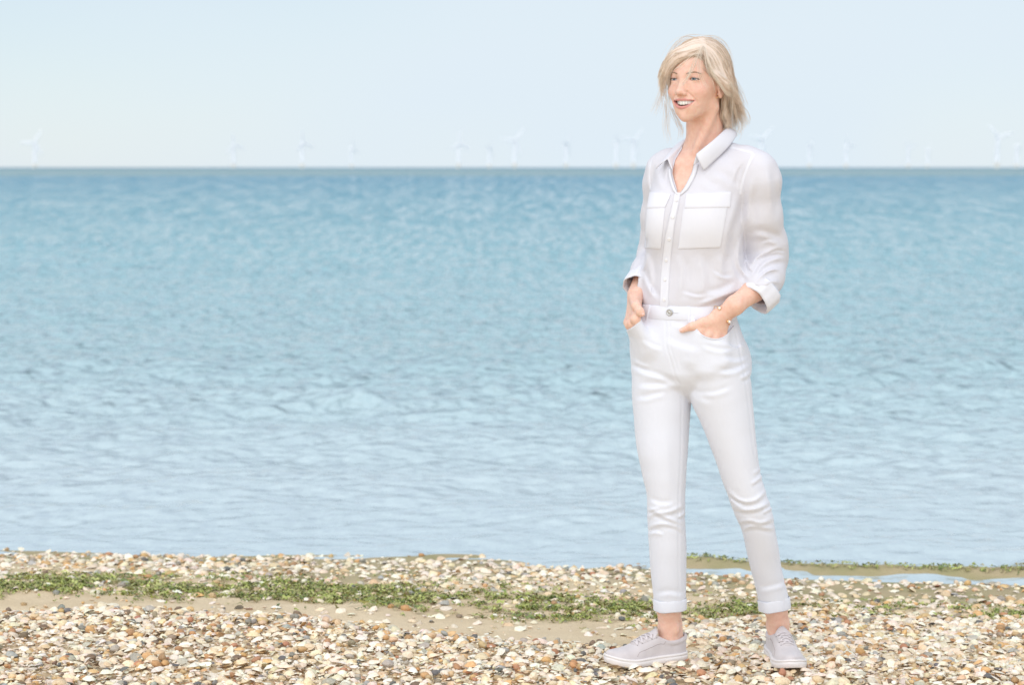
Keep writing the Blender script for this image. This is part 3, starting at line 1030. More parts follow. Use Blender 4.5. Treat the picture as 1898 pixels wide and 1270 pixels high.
class Field:
    def __init__(self, xs, ys, zs):
        self.xs, self.ys, self.zs = xs, ys, zs
        self.F = np.full((len(xs), len(ys), len(zs)), 0.2, f32)

    def box(self, lo, hi):
        s = []
        for ax, a, b in zip((self.xs, self.ys, self.zs), lo, hi):
            i, j = np.searchsorted(ax, a), np.searchsorted(ax, b)
            s.append(slice(max(i - 1, 0), min(j + 1, len(ax))))
        return tuple(s)

    def pts(self, s):
        return self.xs[s[0]][:, None, None], self.ys[s[1]][None, :, None], self.zs[s[2]][None, None, :]

    def op(self, lo, hi, fn, k=0.0, mode='add'):
        s = self.box(lo, hi)
        if any(q.stop - q.start < 1 for q in s):
            return
        d = fn(*self.pts(s)).astype(f32)
        G = self.F[s]
        if mode == 'add':
            self.F[s] = smin(G, d, k)
        elif mode == 'cut':
            self.F[s] = smax(G, -d, k)
        elif mode == 'and':
            self.F[s] = smax(G, d, k)
        else:
            self.F[s] = G + d

    def cones(self, P, R, k, mode='add'):
        for i in range(len(P) - 1):
            a, b = np.asarray(P[i], float), np.asarray(P[i + 1], float)
            m = max(R[i], R[i + 1]) + k + 0.012
            self.op(np.minimum(a, b) - m, np.maximum(a, b) + m, lambda x, y, z: cone(x, y, z, a, b, R[i], R[i + 1]), k if mode == 'add' else k, mode)

    def sample(self, P):
        """Trilinear field value at points P (n, 3)."""
        out = []
        for ax, q in zip((self.xs, self.ys, self.zs), P.T):
            i = np.clip(np.searchsorted(ax, q) - 1, 0, len(ax) - 2)
            out.append((i, np.clip((q - ax[i]) / (ax[i + 1] - ax[i]), 0, 1)))
        (i, fx), (j, fy), (k, fz) = out
        r = 0
        for a in (0, 1):
            for b in (0, 1):
                for c in (0, 1):
                    r = r + (fx if a else 1 - fx) * (fy if b else 1 - fy) * (fz if c else 1 - fz) * self.F[i + a, j + b, k + c]
        return r

    def grad(self, P, h=0.003):
        g = np.stack([self.sample(P + np.eye(3)[i] * h) - self.sample(P - np.eye(3)[i] * h) for i in range(3)], 1)
        return g / (np.linalg.norm(g, axis=1)[:, None] + 1e-9)

    def hit(self, uv, y0=5.0, y1=5.75, step=0.0015):
        """World points where the sight line through each pixel meets the surface."""
        uv = np.atleast_2d(np.asarray(uv, float))
        Ys = np.arange(y0, y1, step)
        out = []
        for u, v in uv:
            d = at(u, v, 1.0) - np.array([0, 0, CAM_H])
            P = d[None] * Ys[:, None] + np.array([0, 0, CAM_H])
            inside = (P[:, 0] > self.xs[0]) & (P[:, 0] < self.xs[-1]) & (P[:, 1] > self.ys[0]) & (P[:, 1] < self.ys[-1])
            s = np.where(inside, self.sample(P), 0.2)
            q = np.argmax(s < 0)
            if s[q] >= 0:
                q = int(np.argmin(s))
                out.append(P[q])
                continue
            t = s[q - 1] / (s[q - 1] - s[q] + 1e-12)
            out.append(P[q - 1] + t * (P[q] - P[q - 1]))
        return np.array(out)

    def nets(self, smooth=1):
        F, xs, ys, zs = self.F, self.xs, self.ys, self.zs
        ins = F < 0
        nx, ny, nz = F.shape
        c = np.zeros((nx - 1, ny - 1, nz - 1), np.int8)
        for a in (0, 1):
            for b in (0, 1):
                for d in (0, 1):
                    c += ins[a:nx - 1 + a, b:ny - 1 + b, d:nz - 1 + d]
        I, J, K = np.nonzero((c > 0) & (c < 8))
        flat = (I.astype(np.int64) * (ny - 1) + J) * (nz - 1) + K
        acc, cnt = np.zeros((len(I), 3)), np.zeros(len(I))
        val = {(a, b, d): F[I + a, J + b, K + d].astype(float) for a in (0, 1) for b in (0, 1) for d in (0, 1)}
        crd = [[xs[I], xs[I + 1]], [ys[J], ys[J + 1]], [zs[K], zs[K + 1]]]
        for ax in range(3):
            for p in (0, 1):
                for q in (0, 1):
                    o = [p, q]
                    lo_ = tuple(o[:ax] + [0] + o[ax:])
                    hi_ = tuple(o[:ax] + [1] + o[ax:])
                    va, vb = val[lo_], val[hi_]
                    m = (va < 0) != (vb < 0)
                    t = np.where(m, va / np.where(m, va - vb, 1), 0)
                    P = []
                    for w in range(3):
                        if w == ax:
                            P.append(crd[w][0] + t * (crd[w][1] - crd[w][0]))
                        else:
                            P.append(crd[w][lo_[w]])
                    acc += np.where(m[:, None], np.stack(P, 1), 0)
                    cnt += m
        V = acc / cnt[:, None]
        quads = []
        for ax in range(3):
            s0, s1 = [slice(None)] * 3, [slice(None)] * 3
            s0[ax], s1[ax] = slice(0, -1), slice(1, None)
            e = ins[tuple(s0)] != ins[tuple(s1)]
            i, j, k = np.nonzero(e)
            idx = [i, j, k]
            b, d = (ax + 1) % 3, (ax + 2) % 3
            ok = (idx[b] > 0) & (idx[d] > 0) & (idx[b] < F.shape[b] - 1) & (idx[d] < F.shape[d] - 1)
            idx = [q[ok] for q in idx]
            neg = ins[tuple(idx)]
            ring = []
            for ob, od in ((-1, -1), (0, -1), (0, 0), (-1, 0)):
                q = [w.copy() for w in idx]
                q[b] += ob
                q[d] += od
                ring.append(np.searchsorted(flat, (q[0].astype(np.int64) * (ny - 1) + q[1]) * (nz - 1) + q[2]))
            Q = np.stack(ring, 1)
            Q[~neg] = Q[~neg][:, ::-1]
            quads.append(Q)
        Q = np.vstack(quads)
        V = relax(V, Q, smooth)
        return V, Q


def relax(V, Q, n, lam=0.5, mu=-0.52):
    if n <= 0:
        return V
    E = np.vstack([Q[:, [i, (i + 1) % Q.shape[1]]] for i in range(Q.shape[1])])
    deg = np.bincount(E.ravel(), minlength=len(V)).astype(float)[:, None]
    deg[deg == 0] = 1
    for _ in range(n):
        for w in (lam, mu):
            S = np.zeros_like(V)
            for a in range(3):
                S[:, a] = np.bincount(E[:, 0], V[E[:, 1], a], len(V)) + np.bincount(E[:, 1], V[E[:, 0], a], len(V))
            V = V + w * (S / deg - V)
    return V


def keep_faces(V, Q, ok):
    """Drop faces not in ok and the vertices left over."""
    Q = Q[ok]
    used = np.unique(Q)
    m = np.full(len(V), -1)
    m[used] = np.arange(len(used))
    return V[used], m[Q]


def smooth_rim(V, Q, n=8):
    """Even out the stair-stepped open edges left after faces were dropped."""
    E = np.sort(np.vstack([Q[:, [i, (i + 1) % 4]] for i in range(4)]), 1)
    key = E[:, 0].astype(np.int64) * len(V) + E[:, 1]
    uq, cnt = np.unique(key, return_counts=True)
    b = uq[cnt == 1]
    a, c = b // len(V), b % len(V)
    deg = np.bincount(a, minlength=len(V)) + np.bincount(c, minlength=len(V))
    m = deg > 0
    for _ in range(n):
        S = np.zeros_like(V)
        for k in range(3):
            S[:, k] = np.bincount(a, V[c, k], len(V)) + np.bincount(c, V[a, k], len(V))
        V = np.where(m[:, None], 0.5 * V + 0.5 * S / np.maximum(deg, 1)[:, None], V)
    return V


class Loft:
    """Upright body of elliptic cross-sections given by their outline in the photograph.
    rows: (v, u_left, u_right, depth ratio, depth offset, yaw in degrees)"""
    def __init__(self, rows, grow=0.0):
        r = np.array(rows, float)
        c = np.array([A((a[1] + a[2]) / 2, a[0], a[4]) for a in r])
        xl = np.array([A(a[1], a[0], a[4])[0] for a in r])
        xr = np.array([A(a[2], a[0], a[4])[0] for a in r])
        w = (xr - xl) / 2
        yaw = np.radians(r[:, 5])
        a = w / np.sqrt(np.cos(yaw) ** 2 + (r[:, 3] * np.sin(yaw)) ** 2)
        self.z, self.cx, self.cy, self.a, self.b, self.yaw = c[:, 2], c[:, 0], c[:, 1], a + grow, a * r[:, 3] + grow, yaw

    def par(self, z):
        g = lambda q: spline(self.z, q, z).astype(f32)
        return g(self.cx), g(self.cy), g(self.a), g(self.b), g(self.yaw)

    def bounds(self, m=0.02):
        w = max(self.a.max(), self.b.max()) + m
        return (self.cx.min() - w, self.cy.min() - w, self.z.min() - m), (self.cx.max() + w, self.cy.max() + w, self.z.max() + m)

    def __call__(self, x, y, z):
        cx, cy, a, b, yw = self.par(np.asarray(z))
        c, s = np.cos(yw), np.sin(yw)
        dx, dy = x - cx, y - cy
        px, py = dx * c - dy * s, -dx * s - dy * c
        k0 = np.sqrt((px / a) ** 2 + (py / b) ** 2)
        k1 = np.sqrt((px / a ** 2) ** 2 + (py / b ** 2) ** 2)
        d = k0 * (k0 - 1) / (k1 + 1e-6)
        cap = np.maximum(z - self.z.max(), self.z.min() - z)
        return np.maximum(d, cap)

    def ring(self, z, t, off=0.0):
        """Point at angle t (0 = front of the body, positive towards its left) on the outline at height z."""
        cx, cy, a, b, yw = [float(q[0]) for q in self.par(np.array([z]))]
        lx, fy = (a + off) * math.sin(t), (b + off) * math.cos(t)
        c, s = math.cos(yw), math.sin(yw)
        return np.array([cx + lx * c - fy * s, cy - lx * s - fy * c, z])


def poly_dist(U, Vv, L):
    """Distance in pixels (signed, positive below the line) to a polyline, and position along it 0..1."""
    best, sg, par = None, None, None
    L = np.asarray(L, float)
    seg = np.linalg.norm(np.diff(L, axis=0), axis=1)
    cum = np.concatenate([[0], np.cumsum(seg)]) / seg.sum()
    for i in range(len(L) - 1):
        a, d = L[i], L[i + 1] - L[i]
        t = np.clip(((U - a[0]) * d[0] + (Vv - a[1]) * d[1]) / (d @ d), 0, 1)
        ex, ey = U - a[0] - t * d[0], Vv - a[1] - t * d[1]
        q = np.sqrt(ex * ex + ey * ey)
        s = np.sign(d[0] * ey - d[1] * ex)
        tt = cum[i] + t * (cum[i + 1] - cum[i])
        if best is None:
            best, sg, par = q, s, tt
        else:
            m = q < best
            best, sg, par = np.where(m, q, best), np.where(m, s, sg), np.where(m, tt, par)
    return best * sg, par


def crease(fld, L, amp, w, kind='ridge', fade=0.25, ymax=None):
    """Press a fold along a pixel polyline into a cloth field (amp in metres, w in pixels)."""
    L = np.asarray(L, float)
    L = curve3(np.column_stack([L, np.zeros(len(L))]), 4 * len(L))[:, :2]
    pad = 3 * w
    lo = A(L[:, 0].min() - pad, L[:, 1].max() + pad, 0)
    hi = A(L[:, 0].max() + pad, L[:, 1].min() - pad, 0)
    s = fld.box((lo[0] - 0.02, fld.ys[0], lo[2] - 0.02), (hi[0] + 0.02, PY + 0.09 if ymax is None else ymax, hi[2] + 0.02))
    x, y, z = fld.pts(s)
    U, Vv = proj(x, y, z)
    d, t = poly_dist(U, Vv, L)
    end = np.clip(np.minimum(t, 1 - t) / max(fade, 1e-3), 0, 1) if fade else 1.0
    if kind == 'ridge':
        g = np.exp(-(d / w) ** 2) - 0.45 * np.exp(-((d - 1.9 * w) / w) ** 2)
    elif kind == 'valley':
        g = -np.exp(-(d / w) ** 2) + 0.35 * np.exp(-((np.abs(d) - 1.9 * w) / w) ** 2)
    else:
        g = (d / w) * np.exp(0.5 - d * d / (2 * w * w))
    G = fld.F[s]
    fld.F[s] = np.where(np.abs(G) < 0.05, G - (amp * g * end).astype(f32), G)


def in_poly(U, Vv, P):
    P = np.asarray(P, float)
    c = np.zeros(np.broadcast(U, Vv).shape, bool)
    for i in range(len(P)):
        (x0, y0), (x1, y1) = P[i], P[(i + 1) % len(P)]
        m = (y0 > Vv) != (y1 > Vv)
        with np.errstate(divide='ignore', invalid='ignore'):
            c ^= m & (U < (x1 - x0) * (Vv - y0) / (y1 - y0 + 1e-12) + x0)
    return c


# where the shoes stand: heel and toe on the ground
SHOE_R = (A(1268, 1228, .066)[:2], A(1124, 1240, -.050)[:2])
SHOE_L = (A(1435, 1212, .150)[:2], A(1472, 1244, -.100)[:2])


def foot_at(S, y, z):
    f = (S[1] - S[0]) / np.linalg.norm(S[1] - S[0])
    return np.array([*(S[0] + f * y), z])


# ------------------------------------------------------------------ jeans
YAW = 24.0
PELVIS = [(545, 1192, 1350, .72, 0.0, YAW), (567, 1187, 1357, .72, 0.0, YAW), (590, 1180, 1364, .72, 0.002, YAW), (620, 1172, 1374, .72, 0.004, YAW),
          (650, 1169, 1383, .72, 0.006, YAW), (685, 1174, 1388, .70, 0.006, YAW), (708, 1186, 1376, .66, 0.006, YAW), (726, 1215, 1346, .60, 0.004, YAW), (738, 1248, 1312, .5, 0.0, YAW)]
LEG_R = [(640, 1172, 1290, 1.1, 0.03, 0), (700, 1171, 1286, 1.12, 0.025, 0), (745, 1172, 1281, 1.14, 0.02, 0), (780, 1175, 1278, 1.14, 0.015, 0), (830, 1180, 1275, 1.14, 0.005, 0), (880, 1190, 1272, 1.15, -0.002, 0),
         (925, 1199, 1270, 1.18, -0.004, 0), (965, 1200, 1270, 1.18, 0.004, 0), (1000, 1202, 1272, 1.18, 0.01, 0), (1060, 1206, 1272, 1.12, 0.018, 0), (1118, 1212, 1271, 1.05, 0.025, 0), (1136, 1213, 1271, 1.05, 0.026, 0)]
LEG_L = [(640, 1268, 1378, 1.1, -0.04, 0), (700, 1272, 1391, 1.1, -0.04, 0), (745, 1281, 1395, 1.1, -0.040, 0), (780, 1297, 1398, 1.12, -0.044, 0), (830, 1317, 1403, 1.16, -0.046, 0), (880, 1335, 1410, 1.2, -0.044, 0),
         (915, 1347, 1420, 1.18, -0.040, 0), (950, 1360, 1431, 1.18, -0.026, 0), (985, 1375, 1437, 1.2, -0.008, 0), (1010, 1381, 1442, 1.18, 0.008, 0), (1050, 1390, 1448, 1.12, 0.032, 0), (1085, 1399, 1456, 1.08, 0.052, 0), (1118, 1406, 1463, 1.05, 0.066, 0), (1136, 1408, 1464, 1.05, 0.070, 0)]
pel, legr, legl = Loft(PELVIS), Loft(LEG_R), Loft(LEG_L)
JB_LO, JB_HI = A(1140, 1150)[[0, 1, 2]] - [0, 0.24, 0], A(1485, 535)[[0, 1, 2]] + [0, 0.24, 0]
jf = Field(axis(JB_LO[0], JB_HI[0], 0.0030), axis(JB_LO[1], JB_HI[1], 0.0036), axis(JB_LO[2], JB_HI[2], 0.0030))
jf.op(*pel.bounds(), pel)
jf.op(*legr.bounds(), legr, 0.014)
jf.op(*legl.bounds(), legl, 0.007)
# seat
jf.op(A(1180, 760, 0.0) - [0, .1, 0], A(1400, 600, 0.3), lambda x, y, z: np.minimum(ell(x, y, z, A(1240, 672, 0.085), (.075, .075, .085)), ell(x, y, z, A(1340, 672, 0.045), (.075, .075, .085))), 0.05)
# keep a clean gap between the legs below the crotch
JEANS0 = jf.F.copy()


def jhit(u, v):
    return jf.hit([(u, v)])[0]


# hands: pixel position and how far the bones sit in front (-) of or behind (+) the trouser surface
def hand_pt(u, v, off):
    p = jhit(u, v)
    return A(u, v, p[1] - PY + off)


LW = A(1337, 586, jhit(1338, 590)[1] - PY - 0.022)                      # left wrist
L_KN = [hand_pt(1299, 613, -0.006), hand_pt(1312, 622, -0.005), hand_pt(1326, 626, -0.004), hand_pt(1339, 622, -0.003)]
L_TIP = [hand_pt(1284, 668, 0.003), hand_pt(1300, 684, 0.003), hand_pt(1318, 686, 0.003), hand_pt(1338, 672, 0.003)]
L_TH = [hand_pt(1322, 594, -0.016), hand_pt(1303, 598, -0.013), hand_pt(1283, 605, -0.011), hand_pt(1264, 612.5, -0.008)]
RW = A(1179, 546, 0.035)                                                # right wrist
R_KN = [A(1178, 592, -0.075), A(1172, 600, -0.055), A(1167, 602, -0.030), A(1164, 598, -0.006)]
R_TIP = [A(1206, 645, -0.066), A(1200, 652, -0.048), A(1195, 652, -0.025), A(1190, 645, -0.004)]
R_TH = [A(1175, 552, 0.000), A(1179, 567, -0.062), A(1186, 577, -0.088), A(1190.5, 582.5, -0.094)]


def hand(fld, W, KN, TIP, TH, grow=0.0, fingers_only=False, k=0.012):
    rk = [0.0115, 0.0118, 0.0112, 0.0100]
    for q in range(4):
        m = KN[q] + (TIP[q] - KN[q]) * 0.5
        fld.cones([KN[q], m, TIP[q]], [rk[q] + grow, 0.0092 + grow, 0.0075 + grow], 0.004)
        if not fingers_only:
            w = W + (KN[q] - np.mean(KN, 0)) * 0.42
            fld.cones([w, KN[q]], [0.0150 + grow, rk[q] + 0.0002 + grow], k)
    if not fingers_only:
        fld.cones(TH, [0.0150, 0.0118, 0.0100, 0.0074], 0.010)


# pocket mouths (pixels): the cloth below the line lies over the fingers
POCK_L = [(1286, 586), (1290, 601), (1294, 614), (1306, 623.5), (1325, 628.5), (1341, 625), (1351, 616), (1360, 603)]
POCK_R = [(1160, 612), (1166, 609), (1176, 603), (1184, 595), (1189, 586), (1191, 575)]
for KN, TIP, PK, du in ((L_KN, L_TIP, POCK_L, 1), (R_KN, R_TIP, POCK_R, -1)):
    fb = Field(jf.xs, jf.ys, jf.zs)
    rk = [0.0115, 0.0118, 0.0112, 0.0100]
    lo = np.min(np.vstack([KN, TIP]), 0) - 0.07
    hi = np.max(np.vstack([KN, TIP]), 0) + 0.07
    s = jf.box(lo, hi)
    x, y, z = jf.pts(s)
    d = None
    for q in range(4):
        base = KN[q] + (KN[q] - TIP[q]) * 0.35
        e = cone(x, y, z, base, TIP[q], rk[q] + 0.0035, 0.0075 + 0.001)
        d = e if d is None else smin(d, e, 0.030)
    U, Vv = proj(x, y, z)
    if du > 0:
        pu = np.array(POCK_L)
        line = np.interp(U, pu[:, 0], pu[:, 1])
        below = (Vv > line) & (U > 1262) & (U < 1372)
    else:
        pu = np.array(POCK_R)
        line = np.interp(U, pu[:, 0], pu[:, 1])
        below = (Vv > line) & (U < 1225)
    G = jf.F[s]
    jf.F[s] = np.where(below, smin(G, d.astype(f32), 0.035), G + np.where((np.abs(Vv - line) < 26) & (U > 1290) & (U < 1357) & (du > 0), 0.0022, 0.0)).astype(f32)
    del fb

# folds in the denim
for L, a, w, kd in (
        ([(1199, 940), (1222, 950), (1245, 948), (1268, 936)], .0040, 5, 'ridge'),
        ([(1198, 962), (1215, 952), (1240, 962), (1269, 975)], .0040, 5, 'ridge'),
        ([(1199, 978), (1225, 972), (1250, 975), (1271, 988)], .0035, 5, 'ridge'),
        ([(1202, 926), (1225, 935), (1250, 933)], .002, 6, 'step'),
        ([(1346, 905), (1370, 928), (1400, 928), (1424, 905)], .0042, 5, 'ridge'),
        ([(1356, 938), (1380, 946), (1408, 942), (1432, 928)], .0042, 5, 'ridge'),
        ([(1366, 968), (1390, 966), (1412, 970), (1436, 960)], .0040, 5, 'ridge'),
        ([(1374, 984), (1392, 976), (1415, 978), (1437, 982)], .0032, 5, 'ridge'),
        ([(1390, 900), (1405, 890), (1414, 880)], .003, 4, 'ridge'),
        ([(1395, 880), (1406, 872), (1412, 866)], .002, 4, 'ridge'),
        ([(1171, 676), (1195, 690), (1225, 700), (1262, 716)], .0032, 7, 'step'),
        ([(1172, 668), (1190, 678), (1206, 682)], .003, 5, 'ridge'),
        ([(1180, 716), (1215, 716), (1258, 712)], .0025, 7, 'step'),
        ([(1268, 716), (1290, 735), (1320, 748)], .002, 8, 'step'),
        ([(1330, 690), (1360, 688), (1390, 672)], .0028, 6, 'step'),
        ([(1370, 702), (1382, 698), (1393, 688)], .0030, 5, 'ridge'),
        ([(1340, 662), (1365, 668), (1388, 662)], .0020, 6, 'step'),
        ([(1245, 600), (1270, 606), (1290, 612)], .0014, 6, 'step'),
        ([(1230, 625), (1260, 640), (1300, 650)], .0014, 9, 'step'),
        ([(1215, 1105), (1240, 1100), (1268, 1104)], .0016, 6, 'step'),
        ([(1405, 1094), (1430, 1090), (1458, 1082)], .0016, 6, 'step'),
        ([(1200, 950), (1212, 944), (1226, 944)], .003, 3.5, 'ridge'),
        ([(1256, 960), (1264, 956), (1270, 950)], .003, 3.5, 'ridge'),
        ([(1352, 922), (1366, 934), (1380, 938)], .003, 3.5, 'step'),
        ([(1412, 952), (1424, 946), (1434, 940)], .003, 3.5, 'ridge'),
        ([(1200, 990), (1214, 986), (1232, 990)], .002, 4, 'step'),
        ([(1280, 722), (1300, 730), (1330, 728), (1360, 716)], .0018, 6, 'step'),
        ([(1176, 740), (1200, 738), (1236, 728)], .0018, 6, 'step'),
        ([(1300, 640), (1330, 650), (1362, 648)], .0015, 5, 'step'),
        ([(1190, 628), (1206, 640), (1228, 648)], .0015, 5, 'step'),
        ([(1366, 632), (1374, 640), (1380, 650)], .0022, 4, 'ridge'),
        ([(1240, 800), (1244, 880), (1246, 930)], .0012, 10, 'step')):
    crease(jf, L, a * 1.1, w * 0.75, kd)
# sewn lines: fly, side seam, inner-leg seam
for L, a, w in (([(1234, 594), (1235, 640), (1243, 668), (1252, 700), (1262, 714)], .0013, 1.8),
                ([(1262, 716), (1263, 760), (1262, 830), (1258, 930), (1258, 1000), (1258, 1115)], .0012, 1.8),
                ([(1361, 606), (1371, 650), (1379, 690), (1386, 740), (1391, 790), (1399, 850)], .0013, 1.8),
                ([(1240, 594), (1242, 640), (1250, 668), (1257, 690)], .0008, 1.5)):
    crease(jf, L, a, w, 'valley', fade=0.04)
# faint unevenness of worn cloth
s = jf.box((-9, -9, -9), (9, 9, 9))
x, y, z = jf.pts(s)
zcrop = jf.zs
V, Q = jf.nets(1)
V = V + 0.0007 * (noise3(V[:, 0] * 22, V[:, 1] * 22, V[:, 2] * 30, 3)[:, None]) * jf.grad(V)
Uq, Vq = proj(*V[Q].mean(1).T)
WAIST_Z = A(1240, 571, -0.10)[2]
HEM_R, HEM_L = A(1242, 1131, 0)[2], A(1437, 1131, 0.04)[2]
cz = V[Q].mean(1)
ok = (cz[:, 2] < WAIST_Z) & (cz[:, 2] > np.where(cz[:, 0] < A(1330, 1100)[0], HEM_R, HEM_L))
V, Q = keep_faces(V, Q, ok)
V = smooth_rim(V, Q)

person = bpy.data.objects.new('person', None)
scene.collection.objects.link(person)
person.location = PB
tag(person, 'smiling person with wavy blond hair in white shirt and white jeans, hands in pockets', 'person')

m_denim = mat('white_denim', (0.725, 0.742, 0.81), 0.85, 0.2)
bsdf(m_denim).inputs['Sheen Weight'].default_value = 0.15
b1 = add_bump(m_denim, 900, 0.25, 0.0008, 2.0, 'Object', None, (1, 1, 0.35))
add_bump(m_denim, 60, 0.25, 0.002, 3.0, 'Object', b1)
jeans = link('jeans', mesh_np('jeans', V - PB, Q), m_denim, person)
tag(jeans, 'cropped white jeans with turned-up hems')


def solid(o, t, off=0.0):
    md = o.modifiers.new('thickness', 'SOLIDIFY')
    md.thickness = t
    md.offset = off
    return o


solid(jeans, 0.0016, -1)

# waistband, belt loops, button, turned-up hems
n = 96
zt, zb = WAIST_Z + 0.0035, WAIST_Z - 0.0335
V, F = [], []
prof = [(zb, -0.001), (zb, 0.0010), (zb + 0.001, 0.0016), ((zt + zb) / 2, 0.0018), (zt - 0.002, 0.0018), (zt, 0.0012), (zt, -0.001), (zt - 0.02, -0.001)]
for i in range(n):
    t = 2 * math.pi * i / n
    for z, o in prof:
        V.append(pel.ring(z, t, o))
k = len(prof)
F = [(i * k + j, ((i + 1) % n) * k + j, ((i + 1) % n) * k + j + 1, i * k + j + 1) for i in range(n) for j in range(k - 1)]
wb = link('waistband', Bag().add(np.array(V) - PB, F).mesh('waistband'), m_denim, jeans)
tf = 0.0
ts = np.linspace(-math.pi, math.pi, 721)
us = np.array([proj(*pel.ring((zt + zb) / 2, t, 0.005))[0] for t in ts])
us[np.abs(ts) > 1.6] = 9999
ang = lambda u: ts[int(np.argmin(np.abs(us - u)))]
for u in (1199.5, 1276.5, 1345):
    t0 = ang(u)
    V = []
    for z, o in ((zt + 0.001, 0.001), (zt + 0.001, 0.0032), (zb + 0.01, 0.0036), (zb - 0.008, 0.0032), (zb - 0.012, 0.001)):
        for dt in (-0.036, -0.024, 0.024, 0.036):
            V.append(pel.ring(z, t0 + dt, o - (0.0025 if abs(dt) > 0.03 else 0)))
    F = [(i * 4 + j, i * 4 + j + 1, i * 4 + j + 5, i * 4 + j + 4) for i in range(4) for j in range(3)]
    link('belt_loop', Bag().add(np.array(V) - PB, F).mesh('belt_loop'), m_denim, jeans)
m_steel = mat('brushed_steel', (0.55, 0.55, 0.54), 0.5, 0.5, 1.0)


def disc_on(p, nrm, rows, k=20):
    """Lathe of (height, radius) rows standing on p along nrm."""
    nrm = nrm / np.linalg.norm(nrm)
    a = np.cross(nrm, [0, 0, 1.0])
    a /= np.linalg.norm(a)
    b = np.cross(nrm, a)
    V = [p + nrm * h + r * (math.cos(2 * math.pi * j / k) * a + math.sin(2 * math.pi * j / k) * b) for h, r in rows for j in range(k)]
    F = [(i * k + j, i * k + (j + 1) % k, (i + 1) * k + (j + 1) % k, (i + 1) * k + j) for i in range(len(rows) - 1) for j in range(k)]
    F.append(tuple((len(rows) - 1) * k + j for j in range(k)))
    return np.array(V), F


t0 = ang(1240)
zc = (zt + zb) / 2 + 0.002
p0, p1 = pel.ring(zc, t0, 0.0018), pel.ring(zc, t0, 0.02)
Vb, Fb = disc_on(p0, p1 - p0, [(0, .0092), (.003, .0098), (.0042, .0090), (.0044, .0066), (.0034, .0060), (.0036, .0035), (.0044, .0028)])
link('button', Bag().add(Vb - PB, Fb).mesh('button'), m_steel, jeans)
V, F = tube([pel.ring(zc, ang(1240 + q), 0.0028) for q in (7, 10, 14, 17)], [.0007, .0010, .0010, .0005], 5)
link('buttonhole', Bag().add(V - PB, F).mesh('buttonhole'), m_denim, jeans)
for lf, u0, d0 in ((legr, 1242, 0.0), (legl, 1436, 0.04)):
    z0 = A(u0, 1134, d0)[2]
    z1 = A(u0, 1114, d0)[2]
    V = []
    prof = [(z1 + .002, .0003), (z1, .0014), (z1 - .002, .0020), ((z0 + z1) / 2, .0018), (z0 + .003, .0024), (z0, .0016), (z0 - .001, .000), (z0 + .01, -.001)]
    n = 64
    for i in range(n):
        t = 2 * math.pi * i / n
        for z, o in prof:
            tw = 0.0012 * math.sin(3 * t + u0) + 0.0008 * math.sin(7 * t)
            slant = 0.006 * math.sin(t) * (1 if u0 > 1300 else 0.4)
            V.append(lf.ring(z, t, o + tw) + [0, 0, slant + 0.0008 * math.sin(5 * t + 1)])
    k = len(prof)
    F = [(i * k + j, ((i + 1) % n) * k + j, ((i + 1) % n) * k + j + 1, i * k + j + 1) for i in range(n) for j in range(k - 1)]
    link('turned_up_hem', Bag().add(np.array(V) - PB, F).mesh('turned_up_hem'), m_denim, jeans)
# rolled edges of the two pockets
for PK, off in ((POCK_L, 0.0),):
    P = curve3(np.column_stack([np.array(PK[1:]), np.zeros(len(PK) - 1)]), 24)[:, :2]
    H = jf.hit(P + [0, 1.5])
    for _ in range(6):
        H[1:-1] = 0.5 * H[1:-1] + 0.25 * (H[:-2] + H[2:])
    V, F = tube(H + [0, -0.0006, 0], 0.0019, 6)
    link('pocket_edge', Bag().add(V - PB, F).mesh('pocket_edge'), m_denim, jeans)
# ------------------------------------------------------------------ shirt
TORSO = [(274, 1266, 1356, .62, 0.010, YAW), (284, 1246, 1380, .55, 0.008, YAW), (298, 1226, 1396, .56, 0.004, YAW), (320, 1213, 1398, .60, 0.0, YAW), (345, 1208, 1388, .66, -0.006, YAW),
         (380, 1205, 1380, .71, -0.010, YAW), (420, 1201, 1377, .72, -0.010, YAW), (460, 1198, 1376, .70, -0.004, YAW), (500, 1195, 1380, .69, 0.0, YAW), (530, 1191, 1378, .70, 0.0, YAW),
         (552, 1189, 1368, .72, 0.0, YAW), (572, 1190, 1356, .72, 0.0, YAW), (600, 1193, 1352, .70, 0.0, YAW)]
tor = Loft(TORSO)
SB_LO, SB_HI = A(1145, 600) - [0, 0.26, 0], A(1475, 240) + [0, 0.34, 0]
sf = Field(axis(SB_LO[0], SB_HI[0], 0.0027), axis(SB_LO[1], SB_HI[1], 0.0034), axis(SB_LO[2], SB_HI[2], 0.0027))
sf.op(*tor.bounds(), tor)
# shoulders
SHR, SHL = A(1227, 313, 0.075), A(1406, 314, -0.070)
sf.cones([A(1268, 292, 0.035), A(1242, 301, 0.062), SHR], [.026, .034, .036], .030)
sf.cones([A(1350, 283, -0.022), A(1384, 298, -0.052), SHL], [.028, .036, .040], .030)
# chest
sf.op(A(1170, 545, -.3), A(1440, 285, 0.15), lambda x, y, z: np.minimum(ell(x, y, z, A(1314, 408, -0.070), (.052, .046, .066)), ell(x, y, z, A(1234, 408, -0.036), (.046, .042, .066))), 0.06)
# sleeves: her left arm with bent elbow, her right arm drawn back
ELL, ELR = A(1421, 478, 0.020), A(1213, 472, 0.175)
sf.cones([SHL, A(1409, 335, -.068), A(1411, 400, -.045), A(1420, 452, -.008), ELL], [.049, .0545, .0545, .0555, .0540], .022)
sf.cones([ELL, A(1417, 512, -.035), A(1409, 534, -.080)], [.0530, .0500, .0470], .030)
sf.cones([SHR, A(1222, 340, .085), A(1219, 400, .115), ELR], [.040, .042, .044, .046], .022)
sf.cones([ELR, A(1199, 502, .108), A(1184, 526, .058)], [.044, .041, .038], .020)
